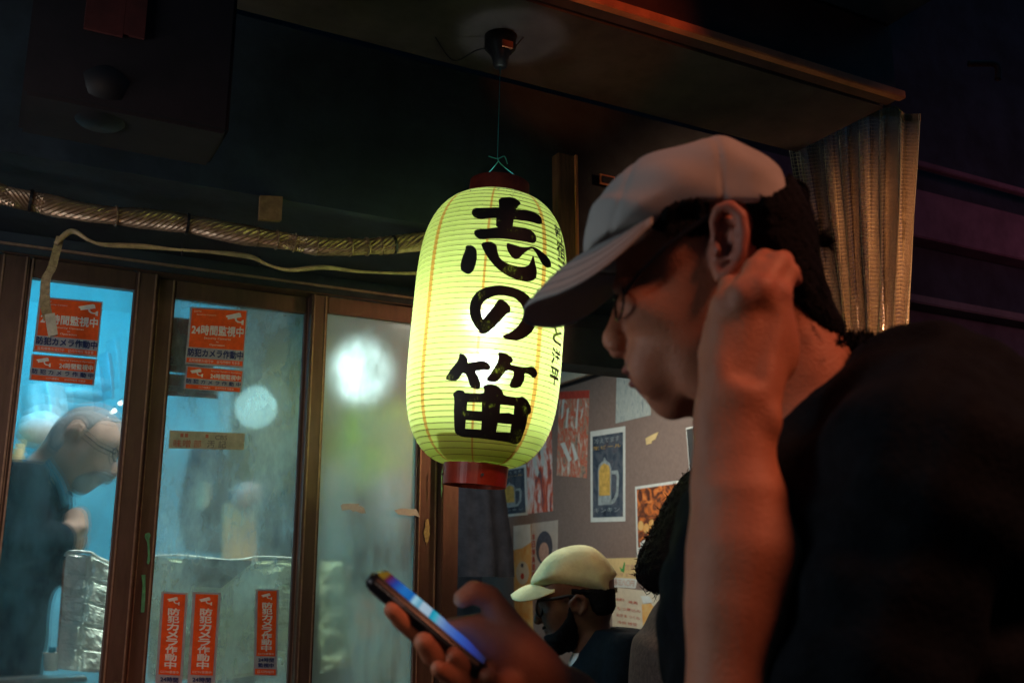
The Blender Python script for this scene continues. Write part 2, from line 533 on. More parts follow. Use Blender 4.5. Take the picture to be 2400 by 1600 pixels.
# ============================================================ the sliding windows
def pane_mat(name, haze, rough, grough=0.07, gadd=0.0, *, tint=(0.9, 0.96, 0.95), hazecol=(0.75, 0.85, 0.85), ior=1.18, clear=0.5, dirt=0.12, film=0.0):
    m, t, out = nt(name)
    gl_ = N(t, 'ShaderNodeBsdfGlossy', Color=(1, 1, 1, 1), Roughness=grough)
    rf = N(t, 'ShaderNodeBsdfRefraction', Color=rgba(tint), Roughness=rough, IOR=ior)
    tr = N(t, 'ShaderNodeBsdfTransparent', Color=rgba(tint))
    tl = N(t, 'ShaderNodeBsdfTranslucent', Color=rgba(hazecol))
    df = N(t, 'ShaderNodeBsdfDiffuse', Color=rgba((0.5, 0.52, 0.5)))
    tc = N(t, 'ShaderNodeTexCoord')
    mp = N(t, 'ShaderNodeMapping', Scale=(1, 1, 0.45))
    t.links.new(tc.outputs['Object'], mp.inputs[0])
    nz = N(t, 'ShaderNodeTexNoise', Scale=9.0, Detail=8.0, Roughness=0.7)
    t.links.new(mp.outputs[0], nz.inputs[0])
    fi = N(t, 'ShaderNodeTexNoise', Scale=420.0, Detail=2.0)
    t.links.new(tc.outputs['Object'], fi.inputs[0])
    m0 = N(t, 'ShaderNodeMixShader'); m0.inputs[0].default_value = clear
    t.links.new(rf.outputs[0], m0.inputs[1]); t.links.new(tr.outputs[0], m0.inputs[2])
    hz = N(t, 'ShaderNodeMapRange')
    hz.inputs['From Min'].default_value = 0.38; hz.inputs['From Max'].default_value = 0.66
    hz.inputs['To Min'].default_value = haze * 0.4; hz.inputs['To Max'].default_value = min(0.95, haze * 1.8)
    t.links.new(nz.outputs[0], hz.inputs[0])
    m1 = N(t, 'ShaderNodeMixShader')
    t.links.new(hz.outputs[0], m1.inputs[0]); t.links.new(m0.outputs[0], m1.inputs[1]); t.links.new(tl.outputs[0], m1.inputs[2])
    dr = N(t, 'ShaderNodeMapRange')
    dr.inputs['From Min'].default_value = 0.55; dr.inputs['From Max'].default_value = 0.8
    dr.inputs['To Max'].default_value = dirt
    t.links.new(fi.outputs[0], dr.inputs[0])
    m2 = N(t, 'ShaderNodeMixShader')
    t.links.new(dr.outputs[0], m2.inputs[0]); t.links.new(m1.outputs[0], m2.inputs[1]); t.links.new(df.outputs[0], m2.inputs[2])
    mf = N(t, 'ShaderNodeMixShader'); mf.inputs[0].default_value = film; dw = N(t, 'ShaderNodeBsdfDiffuse', Color=(0.72, 0.74, 0.70, 1)); t.links.new(m2.outputs[0], mf.inputs[1]); t.links.new(dw.outputs[0], mf.inputs[2]); m2 = mf
    fr = N(t, 'ShaderNodeFresnel', IOR=1.5)
    m3 = N(t, 'ShaderNodeMixShader')
    fa = N(t, 'ShaderNodeMath', _operation='ADD'); fa.inputs[1].default_value = gadd; t.links.new(fr.outputs[0], fa.inputs[0])
    t.links.new(fa.outputs[0], m3.inputs[0]); t.links.new(m2.outputs[0], m3.inputs[1]); t.links.new(gl_.outputs[0], m3.inputs[2])
    t.links.new(m3.outputs[0], out.inputs[0])
    return m
M['pane_a'] = pane_mat('smudged_glass', 0.09, 0.06, 0.12, 0.0, hazecol=(0.35, 0.85, 0.95), clear=0.6, dirt=0.18)
M['pane_b'] = pane_mat('steamed_glass', 0.30, 0.16, 0.25, 0.05, film=0.03, clear=0.08, hazecol=(0.6, 0.85, 0.88), dirt=0.25)
M['pane_c'] = pane_mat('greasy_glass', 0.38, 0.36, 0.32, 0.10, film=0.03, clear=0.0, hazecol=(0.60, 0.85, 0.80), dirt=0.25)

ZG1 = 1.995   # glass top
ZF1 = 2.035   # frame top
ZB = 0.985
fr = thing('window_surround', (0.4, 2.4, ZB), 'brown metal header, sill and end jamb framing the row of shop windows', 'window frame')
MB().box(-2.2, 1.105, 2.385, 2.50, ZG1 + 0.045, 2.0405, 0.002).build('header', M['bronze'], fr)
MB().box(-2.2, 1.05, 2.378, 2.384, ZG1 + 0.06, ZG1 + 0.066).build('header_lip', M['bronze_light'], fr)
MB().box(-2.2, 1.05, 2.36, 2.515, ZB, ZB + 0.02, 0.002).build('sill', M['bronze'], fr)
MB().box(1.058, 1.105, 2.372, 2.52, ZB + 0.02, ZG1 + 0.045, 0.003).build('jamb', M['bronze'], fr)
def sash(name, xa, xb, sl, sr, y, pane, label):
    """sash with outer x from xa to xb, stile widths sl, sr, front face at y"""
    t = thing(name, ((xa + xb) / 2, y, ZB + 0.02), label, 'window', 'sliding windows along the shop front')
    za, zb = ZB + 0.021, ZG1 + 0.044
    for a, b in ((xa, xa + sl), (xb - sr, xb)):
        st = MB().box(a, b, y, y + 0.03, za, zb, 0.002).build('stile', M['bronze'], t)
        MB().box(a + 0.004, a + 0.008, y - 0.0035, y - 0.0002, za, zb, 0.001).box(b - 0.008, b - 0.004, y - 0.0035, y - 0.0002, za, zb, 0.001).build('ridge', M['bronze_light'], st)
    MB().box(xa + sl, xb - sr, y + 0.001, y + 0.029, zb - 0.044, zb, 0.002).build('rail', M['bronze'], t)
    MB().box(xa + sl, xb - sr, y + 0.001, y + 0.029, za, za + 0.03, 0.002).build('rail', M['bronze'], t)
    MB().box(xa + sl - 0.001, xb - sr + 0.001, y + 0.012, y + 0.016, za + 0.028, zb - 0.042).build('pane', pane, t)
    MB().box(xb - sr - 0.0035, xb - sr - 0.0005, y + 0.004, y + 0.0105, za + 0.03, zb - 0.044).build('gasket', M['grey_frame'], t)
    return t
sash('sliding_window', -0.52, 0.048, 0.05, 0.058, 2.40, M['pane_a'], 'leftmost brown window sash, only its wide stile at the left picture edge')
sash('sliding_window', 0.0485 + 0.0, 0.326, 0.004, 0.05, 2.405, M['pane_a'], 'window lit cyan with the bald cook behind its clear pane')
sash('sliding_window', 0.327, 0.742, 0.045, 0.046, 2.435, M['pane_b'], 'wide steamed-up window with three upright orange stickers along its bottom')
sash('sliding_window', 0.700, 1.056, 0.042, 0.056, 2.400, M['pane_c'], 'greasy window half behind the lantern, with two torn scraps of tape')

# ============================================================ stickers
M['st_orange'] = mat('orange_print', (0.83, 0.10, 0.012), 0.42, var=0.15, scale=60)
M['st_clear'] = mat('sticker_film', (0.36, 0.38, 0.42), 0.35, var=0.15, scale=50)
M['st_white'] = mat('white_print', (0.80, 0.78, 0.72), 0.5, var=0.12, scale=90)
M['st_blue'] = mat('navy_print', (0.015, 0.035, 0.14), 0.5, var=0.2, scale=90)
M['st_dimred'] = mat('sticker_back', (0.30, 0.03, 0.04), 0.5, var=0.3, scale=40)
class Plate:
    """flat print: c4 = picture corners TL,TR,BR,BL laid on the plane Y=y"""
    def __init__(s, c4, f, step=(0, -0.0006, 0)):
        s.c = [np.array(f(x, y)) for x, y in c4]; s.step = np.array(step, float)
    def at(s, u, v, k=0):
        a = s.c[0] * (1 - u) + s.c[1] * u
        b = s.c[3] * (1 - u) + s.c[2] * u
        return a * (1 - v) + b * v + s.step * k
    def rect(s, name, u0, v0, u1, v1, m, par, k=1):
        V = [s.at(u, v, k) for u, v in ((u0, v0), (u1, v0), (u1, v1), (u0, v1))]
        V += [s.at(u, v, k - 0.8) for u, v in ((u0, v0), (u1, v0), (u1, v1), (u0, v1))]
        return mesh_obj(name, V, [[0, 1, 2, 3], [7, 6, 5, 4], [0, 4, 5, 1], [1, 5, 6, 2], [2, 6, 7, 3], [3, 7, 4, 0]], m, par)
    def poly(s, name, pts, m, par, k=2):
        return mesh_obj(name, [s.at(u, v, k) for u, v in pts], [list(range(len(pts)))], m, par)
    def text(s, name, body, u0, v0, u1, v1, m, par, k=2, bold=0.018):
        T, F0 = text_mesh(body, 0.0)
        V = []; F = []
        if bold:   # heavy print: the strokes laid down several times, slightly apart
            e = bold * 0.55 / max(1, len(body) * 0.9) * (u1 - u0); ev = bold * 0.9 * (v1 - v0)
            offs = [(-e, -ev), (e, -ev), (-e, ev), (e, ev)]
        else: offs = [(0, 0)]
        for i_, (du, dv) in enumerate(offs):
            b0 = len(V)
            V += [s.at(u0 + (u1 - u0) * x + du, v1 + (v0 - v1) * y + dv, k + i_ * .25) for x, y, _ in T]
            F += [[a_ + b0 for a_ in f] for f in F0]
        return mesh_obj(name, V, F, m, par)
    def camera_icon(s, u0, v0, u1, v1, m, par, k=2):
        def q(pts): return [(u0 + (u1 - u0) * x, v0 + (v1 - v0) * y) for x, y in pts]
        V = []; F = []
        for pts in ([(0.0, .30), (.70, 0.0), (.80, .05), (.86, .36), (.12, .62), (.10, .44), (.02, .42)],
                    [(.48, .48), (.58, .44), (.62, .62), (.74, .72), (.90, .74), (.90, .84), (.66, .82), (.54, .70)],
                    [(.88, .62), (1.0, .56), (1.0, 1.0), (.88, .96)]):
            b = len(V); V += [s.at(u, v, k) for u, v in q(pts)]; F.append(list(range(b, b + len(pts))))
        return mesh_obj('camera_icon', V, F, m, par)
def sticker(label, c4, kind, y=2.4, yf=None, dim=False, group='orange security camera stickers on the windows'):
    f = lambda a, b: onY(a, b, y)
    pl = Plate(c4, f)
    t = thing('sticker', pl.at(0.5, 1), label, 'sticker', group)
    o_, w_, b_ = M['st_orange'], M['st_white'], M['st_blue']
    if dim: o_, w_, b_ = M['st_dimred'], mat('sticker_back_print', (0.25, 0.16, 0.2), 0.6), M['st_blue']
    pl.rect('film', 0, 0, 1, 1, M['st_clear'], t, 1)
    if kind == 'big':
        pn = pl.rect('orange_panel', 0.035, 0.025, 0.975, 0.70, o_, t, 2)
        pl.camera_icon(0.62, 0.06, 0.94, 0.27, w_, pn, 3)
        pl.text('small_lettering', 'CCTV', 0.07, 0.06, 0.2, 0.09, w_, pn, 3, 0)
        pl.text('small_lettering', 'Security Camera', 0.12, 0.115, 0.45, 0.145, w_, pn, 3, 0)
        pl.text('large_lettering', '24時間監視中', 0.06, 0.31, 0.95, 0.475, w_, pn, 3, 0.04)
        pl.text('small_lettering', 'Security Cameras', 0.28, 0.51, 0.74, 0.555, w_, pn, 3, 0)
        pl.text('small_lettering', 'in', 0.49, 0.57, 0.53, 0.60, w_, pn, 3, 0)
        pl.text('small_lettering', 'Operation', 0.38, 0.62, 0.64, 0.665, w_, pn, 3, 0)
        pl.text('large_lettering', '防犯カメラ作動中', 0.03, 0.725, 0.975, 0.855, b_, t, 3, 0.04)
        pn = pl.rect('orange_strip', 0.02, 0.885, 0.98, 0.965, o_, t, 2)
        pl.text('small_lettering', '监视摄像头运行中', 0.06, 0.90, 0.47, 0.95, w_, pn, 3, 0)
        pl.text('small_lettering', '감시카메라 작동중', 0.53, 0.90, 0.93, 0.95, w_, pn, 3, 0)
    elif kind == 'small':
        pn = pl.rect('orange_panel', 0.03, 0.05, 0.97, 0.52, o_, t, 2)
        pl.camera_icon(0.08, 0.10, 0.30, 0.46, w_, pn, 3)
        pl.text('small_lettering', 'Security Camera in Operation', 0.43, 0.12, 0.95, 0.19, w_, pn, 3, 0)
        pl.text('large_lettering', '24時間監視中', 0.43, 0.26, 0.95, 0.47, w_, pn, 3, 0.04)
        pl.text('large_lettering', '防 犯 カ メ ラ 作 動 中', 0.03, 0.56, 0.97, 0.74, b_, t, 3, 0.03)
        pn = pl.rect('orange_strip', 0.03, 0.79, 0.97, 0.97, o_, t, 2)
        pl.text('small_lettering', 'CCTV摄像头', 0.25, 0.84, 0.45, 0.92, w_, pn, 3, 0)
        pl.text('small_lettering', '감시카메라 작동중', 0.53, 0.84, 0.86, 0.92, w_, pn, 3, 0)
    else:
        pn = pl.rect('orange_panel', 0.10, 0.02, 0.90, 0.775, o_, t, 2)
        pl.camera_icon(0.24, 0.045, 0.70, 0.125, w_, pn, 3)
        for i, ch in enumerate('防犯カメラ作動中'):
            v = 0.155 + i * 0.071
            pl.text('large_lettering', ch, 0.30, v, 0.72, v + 0.063, w_, pn, 3, 0.05)
        pl.text('small_lettering', 'CCTV录像中', 0.16, 0.735, 0.84, 0.76, w_, pn, 3, 0)
        pl.text('large_lettering', '24時間', 0.18, 0.795, 0.84, 0.84, b_, t, 3, 0.04)
        pl.text('large_lettering', '監視中', 0.18, 0.855, 0.84, 0.90, b_, t, 3, 0.04)
        pn = pl.rect('orange_strip', 0.06, 0.92, 0.94, 0.985, o_, t, 2)
        pl.text('small_lettering', '감시카메라', 0.14, 0.935, 0.86, 0.97, w_, pn, 3, 0)
    return t
Y1 = 2.404 + 0.012
sticker('large square orange camera sticker on the cyan-lit window, crossed by the hanging strap', [(92, 695), (241, 707), (228, 838), (77, 824)], 'big', Y1)
sticker('small oblong orange camera sticker, lower one on the cyan-lit window', [(74, 829), (228, 841), (220, 903), (68, 890)], 'small', Y1)
Y2 = 2.435 + 0.011
sticker('large square orange camera sticker at the top of the steamed-up window', [(446, 719), (581, 726), (570, 863), (433, 853)], 'big', Y2)
sticker('small oblong orange camera sticker, lower one on the steamed-up window', [(436, 856), (572, 868), (565, 920), (430, 911)], 'small', Y2)
sticker('upright orange camera sticker, leftmost of the three along the window bottom', [(378, 1385), (441, 1388), (424, 1640), (361, 1636)], 'tall', Y2, group='upright orange stickers along the window bottom')
sticker('upright orange camera sticker, middle one of the three along the window bottom', [(452, 1386), (518, 1388), (501, 1640), (436, 1637)], 'tall', Y2, group='upright orange stickers along the window bottom')
sticker('upright orange camera sticker, rightmost and dimmest, on the foil guard', [(599, 1380), (654, 1380), (649, 1584), (594, 1582)], 'tall', Y2, group='upright orange stickers along the window bottom')
sticker('dim red sticker seen from its back through the steamed-up window, half behind the bright one', [(352, 738), (500, 752), (500, 880), (350, 868)], 'big', 2.475, dim=True)
sticker('dim red small sticker seen from its back, under the other dim one', [(346, 872), (512, 884), (511, 935), (342, 923)], 'small', 2.475, dim=True)

# tape label
pl = Plate([(398, 1008), (574, 1015), (571, 1054), (395, 1050)], lambda a, b: onY(a, b, Y2))
t = thing('tape_label', pl.at(.5, 1), 'yellowed strip of tape with faded writing across the steamed-up window', 'label')
pl.rect('tape', 0, 0, 1, 1, mat('yellowed_tape', (0.42, 0.43, 0.30), 0.5, var=0.25, scale=40), t, 1)
M['faded_red'] = mat('faded_red_ink', (0.42, 0.13, 0.08), 0.6, var=0.3, scale=50)
pl.text('lettering', 'CBS', 0.60, 0.18, 0.76, 0.44, M['grey_frame'], t, 2, 0.01)
for i, (ch, u) in enumerate((('味', 0.06), ('噌', 0.18), ('部', 0.32))):
    pl.text('lettering', ch, u, 0.5, u + 0.10, 0.92, M['faded_red'], t, 2, 0.01)
for ch, u in (('汚', 0.50), ('記', 0.65)):
    pl.text('lettering', ch, u, 0.5, u + 0.10, 0.92, M['grey_frame'], t, 2, 0.01)
for u in (0.14, 0.2, 0.47):
    pl.rect('ink_blot', u, 0.15, u + 0.04, 0.36, M['faded_red'], t, 2)
# torn scraps of white tape on window 3
def scrap(label, pts, y, m, cat='tape scrap', group=None, f=None, name='tape_scrap', n=(0, 1, 0), th=0.0008):
    f = f or (lambda a, b: onY(a, b, y))
    A = [np.array(f(a, b)) for a, b in pts]
    Bk = [p + np.array(n) * th for p in A]
    k = len(A)
    F = [list(range(k)), list(range(k, 2 * k))[::-1]] + [[i, k + i, k + (i + 1) % k, (i + 1) % k] for i in range(k)]
    o = mesh_obj(name, A + Bk, F, m)
    return tag(o, label, cat, group)
M['white_tape'] = mat('white_tape', (0.62, 0.64, 0.56), 0.7, var=0.15, scale=60)
scrap('left torn scrap of white tape on the greasy window', [(798, 1184), (802, 1196), (812, 1194), (822, 1193), (828, 1199), (834, 1197), (846, 1202), (858, 1202), (853, 1190), (846, 1185), (840, 1186), (843, 1180), (820, 1179), (803, 1180)], 2.411, M['white_tape'], group='torn tape on the greasy window')
scrap('right torn scrap of white tape on the greasy window, at the frame edge', [(924, 1195), (934, 1205), (946, 1206), (960, 1209), (972, 1207), (984, 1212), (981, 1202), (975, 1192), (960, 1193), (952, 1191), (938, 1191)], 2.396, M['white_tape'], group='torn tape on the greasy window')
# paint marks
M['green_paint'] = mat('green_paint', (0.10, 0.36, 0.17), 0.6, var=0.35, scale=60)
fx = lambda y: (lambda a, b: onY(a, b, y))
scrap('dripping green paint mark, upper one on the brown window post', [(340, 1250), (350, 1247), (353, 1254), (350, 1262), (351, 1290), (352, 1312), (348, 1322), (344, 1318), (347, 1300), (345, 1270), (339, 1258)], 2.4295, M['green_paint'], 'paint mark', name='paint_mark')
scrap('straight green paint stroke, lower one on the brown window post', [(331, 1346), (341, 1346), (341, 1380), (340, 1415), (338, 1434), (330, 1434), (332, 1400), (334, 1370)], 2.4295, M['green_paint'], 'paint mark', name='paint_mark')
scrap('thin dark green paint drip on the jamb beside the lantern base', [(1034, 1110), (1037, 1096), (1038, 1105), (1036, 1128), (1037, 1148), (1034, 1165), (1034, 1130)], 2.369, M['green_paint'], 'paint mark', name='paint_mark')
M['scuff'] = mat('scuffed_gold', (0.42, 0.33, 0.12), 0.6, var=0.5, scale=120)
for i, (cx, cy, rx, ry) in enumerate(((1001, 1243, 7, 34),)):
    pts = [(cx + rx * math.cos(a) * (0.55 + 0.6 * random.random()), cy + ry * math.sin(a) * (0.75 + 0.35 * random.random())) for a in np.linspace(0, 2 * math.pi, 22, endpoint=False)]
    scrap('patch of rubbed-off yellow paint on the frame right of the greasy window', pts, 2.3965, M['scuff'], 'scuff', name='paint_scuff')

# ============================================================ mesh duct, cable, strap
M['mesh_sleeve'] = mat('braided_sleeve', (0.40, 0.27, 0.17), 0.38, metal=0.6, var=0.35, scale=60)
path = [onY(x * K, y * K, Y) for x, y, Y in ((-140, 395, 1.93), (0, 446, 1.93), (90, 466, 1.93), (200, 488, 1.925), (330, 502, 1.93), (430, 514, 1.93), (540, 536, 1.925), (650, 553, 1.93), (740, 566, 1.925), (850, 566, 1.93), (960, 556, 1.93), (1100, 540, 1.93), (1350, 528, 1.93))]
path = smooth_path(path, 14)
def sleeve(path, r):
    V = []; F = []; n = 22
    # dense rings with a woven relief
    pts = []
    for i in range(len(path) - 1):
        L = np.linalg.norm(path[i + 1] - path[i]); k = max(1, int(L / 0.0048))
        for j in range(k): pts.append(path[i] + (path[i + 1] - path[i]) * j / k)
    nn = 24
    up = UP
    for i, p in enumerate(pts):
        t = pts[min(i + 1, len(pts) - 1)] - pts[max(i - 1, 0)]; t /= np.linalg.norm(t)
        a = np.cross(t, up); a /= np.linalg.norm(a); u = np.cross(a, t)
        rr = r * (1 + 0.07 * math.sin(i * 0.24) + 0.05 * math.sin(i * 0.09 + 1) + 0.03 * math.sin(i * 0.57 + 2))
        for k in range(nn):
            q = 2 * math.pi * k / nn
            e = rr + (0.0018 if (i + k) % 2 == 0 else -0.0016)
            V.append(p + (a * math.cos(q) + u * math.sin(q)) * e)
    for i in range(len(pts) - 1):
        for k in range(nn):
            F.append([i * nn + k, i * nn + (k + 1) % nn, (i + 1) * nn + (k + 1) % nn, (i + 1) * nn + k])
    return V, F
hose = thing('mesh_hose', path[10], 'sagging hose in a braided metal sleeve, tied with cable ties above the windows', 'hose')
MB().add(*sleeve(path, 0.0175)).build('braided_sleeve', M['mesh_sleeve'], hose)
def ring_at(path, px, r, m, name, par, wd=0.004):
    # nearest path point in the picture
    best = min(range(1, len(path) - 1), key=lambda i: abs(proj(path[i])[0] - px))
    t = path[best + 1] - path[best - 1]; t /= np.linalg.norm(t)
    MB().tube([path[best] - t * wd / 2, path[best] + t * wd / 2], r, 20).build(name, m, par)
def proj(p):
    v = np.array(p) - CAM; d = v @ FV
    return (1200 + FPX * (v @ RV) / d, 800 - FPX * (v @ UV) / d, d)
for px in (70, 436, 922): ring_at(path, px, 0.0215, M['tie'], 'cable_tie', hose, 0.005)
for px in (270, 604, 650, 690, 742, 818, 860, 894): ring_at(path, px, 0.0205, M['mesh_sleeve'], 'sleeve_fold', hose, 0.0025)
cp = smooth_path([onY(x * K, y * K, Y) for x, y, Y in ((128, 560, 2.02), (165, 531, 2.02), (205, 552, 2.01), (240, 562, 2.01), (330, 566, 2.02), (400, 573, 2.02), (500, 580, 2.02), (575, 590, 2.02), (615, 608, 2.02), (665, 620, 2.02), (745, 614, 2.02), (830, 624, 2.02), (960, 628, 2.02), (1100, 622, 2.05))], 10)
cab = thing('cream_cable', cp[20], 'thin cream cable sagging along under the mesh hose', 'cable')
MB().tube(cp, [0.0045 + 0.0013 * math.sin(i * 0.21) for i in range(len(cp))], 10).build('cable_sheath', M['cable'], cab, True)
MB().tube([cp[52] + [0, 0, .012], cp[52] - [0, 0, .012]], 0.0022).tube([cp[75] + [0, 0, .01], cp[75] - [0, 0, .01]], 0.0018).build('cable_clip', M['tie'], cab)
# strap
sp = [onY(x * K, y * K, 2.03 + 0.0 * i) for i, (x, y) in enumerate(((139, 542), (130, 575), (119, 615), (106, 640), (103, 680), (105, 705), (112, 735)))]
sp = smooth_path(sp, 6)
strap = thing('hanging_strap', sp[-1], 'limp webbing strap with a scrap of tape at its end, dangling over the orange sticker', 'strap')
V = []; F = []
for i, p in enumerate(sp):
    wv = 0.0075 + 0.002 * (i / len(sp))
    tw = 0.25 * math.sin(i * 0.22)
    dx = np.array([math.cos(tw), math.sin(tw), 0.12]) * wv
    for e in (-1, 1):
        V += [p + dx * e, p + dx * e + np.array([0, 0.002, 0])]
    if i:
        b = 4 * (i - 1); c = 4 * i
        F += [[b, b + 2, c + 2, c], [b + 1, c + 1, c + 3, b + 3], [b, c, c + 1, b + 1], [b + 2, b + 3, c + 3, c + 2]]
F += [[0, 1, 3, 2], [len(V) - 4, len(V) - 2, len(V) - 1, len(V) - 3]]
mesh_obj('webbing', V, F, M['strap'], strap)
c4 = [onY(x * K, y * K, 2.024) for x, y in ((103, 722), (126, 718), (133, 768), (112, 773))]
MB().quadslab(c4, (0, 1, 0), 0.009).build('tape_scrap', M['paper_tape'], strap)
# wood block on the housing
c4 = [onY(x, y, 1.9) for x, y in ((607, 462), (659, 465), (656, 521), (604, 518))]
o = MB().quadslab(c4, (0, -1, 0), 0.012).build('wood_block', M['cardboard'])
tag(o, 'small square brown wood block fixed on the dark board above the hose', 'wood block')
# wood post right of the lantern
pt_ = thing('wood_post', onY(1340, 620, 1.88), 'reddish wood post standing on the housing just right of the lantern', 'post')
xa, xb = onY(1306, 450, 1.86)[0], onY(1352, 450, 1.86)[0]
MB().box(xa, xb, 1.855, 1.884, 1.98, 2.30, 0.002).build('post_board', M['wood'], pt_)
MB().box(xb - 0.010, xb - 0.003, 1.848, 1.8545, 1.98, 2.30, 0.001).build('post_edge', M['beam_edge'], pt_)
# small framed plate
a_ = onY(1404, 408, 1.89); b_ = onY(1440, 440, 1.89)
pf = thing('small_plate', (a_ + b_) / 2, 'tiny dark plate with a red rim on the board, just left of the white cap', 'plate')
MB().box(a_[0], b_[0], 1.886, 1.8895, b_[2], a_[2]).build('plate_rim', M['beam_edge'], pf)
MB().box(a_[0] + 0.005, b_[0] - 0.005, 1.8835, 1.8857, b_[2] + 0.005, a_[2] - 0.005).build('plate_face', M['tie'], pf)
# doorway header (hidden behind lantern and cap)
struct('door_lintel', MB().box(1.106, 2.35, 2.386, 2.5, 1.93, 2.0402), M['black_paint'])
MBx = MB()
# fascia bands on the right
def xz(x, y, Y=2.38): q = onY(x, y, Y); return q
zA = onY(2200, 398, 2.3)[2]; zB = onY(2200, 455, 2.3)[2]; zC = onY(2200, 565, 2.3)[2]
fb = thing('purple_fascia', onY(2250, 520, 2.3), 'broad purple-lit fascia board right of the clear curtain', 'fascia')
MB().box(2.05, 7.5, 2.30, 2.38, zC, zB, 0.004).build('fascia_board', M['purple'], fb)
MB().box(2.05, 7.5, 2.27, 2.299, zA - 0.022, zA, 0.003).build('gutter_strip', M['purple'], fb)
zD = onY(2300, 745, 2.3)[2]; zE = onY(2300, 700, 2.3)[2]
lb = thing('lower_fascia', onY(2250, 760, 2.3), 'dark lower ledge on the right, below the purple fascia', 'fascia')
MB().box(2.4, 7.5, 2.26, 2.38, zD, zD + 0.03, 0.004).build('ledge', M['grey_frame'], lb)
MB().box(2.4, 7.5, 2.33, 2.399, 1.62, zD - 0.002, 0.004).build('ledge_board', M['dark_wall'], lb)
# far red lamp
q = P(2520, 80, 3.4)
rl = thing('red_round_lantern', q - [0, 0, .14], 'out-of-focus dim red lantern at the top right corner', 'lantern')
MB().add(*lathe(q, [(-.13, .001), (-.13, .05), (-.1, .10), (-.03, .135), (.03, .135), (.1, .10), (.13, .05), (.13, .001)])).build('lantern_paper', emat('dim_red_glow', (1.0, 0.10, 0.16), 0.05), rl, True)
MB().add(*lathe(q, [(.13, .001), (.13, .055), (.16, .055), (.16, .001)])).add(*lathe(q, [(-.16, .001), (-.16, .055), (-.13, .055), (-.13, .001)])).build('lantern_ring', M['tie'], rl, True)
q = P(2310, 150, 2.9)
hk = thing('pipe_elbow', q, 'dim red-lit pipe elbow near the top right corner', 'pipe')
MB().tube(smooth_path([q + RV * -.05, q + RV * .02, q + RV * .035 + UP * -.015, q + RV * .03 + UP * -.05], 6), 0.009).build('pipe', M['beam'], hk, True)

# ============================================================ the lantern
LD = 2.0
tilt = math.radians(4.3)
LC = P(1143, 770, LD)
LA = UP * math.cos(tilt) + RV * math.sin(tilt)         # leans to the right going up
LU = np.cross(LA, FH); LU /= np.linalg.norm(LU)
if LU @ RV < 0: LU = -LU
LV = np.cross(LA, LU)
if LV @ FH > 0: LV = -LV                                 # towards the camera
LR, LE, LH = 0.1530, 0.062, 0.275
def lrad(h, rib=True):
    u = np.clip(np.abs(h) / LH, 0, 1)
    r = LE + (LR - LE) * (1 - u ** 4.2) ** (1 / 1.75)
    if rib:
        r = r - 0.0012 * (1 - np.abs(np.sin(np.pi * (h + LH) / PIT))) ** 2
    return r
PIT = 2 * LH / 52
def lpt(h, phi, off=0.0):
    r = lrad(h, False) + off
    return LC + LA * h + (LU * math.sin(phi) + LV * math.cos(phi)) * r
lan = thing('paper_lantern', LC - LA * 0.36, 'glowing yellow-green paper lantern with black brush characters, hanging in the middle', 'lantern')
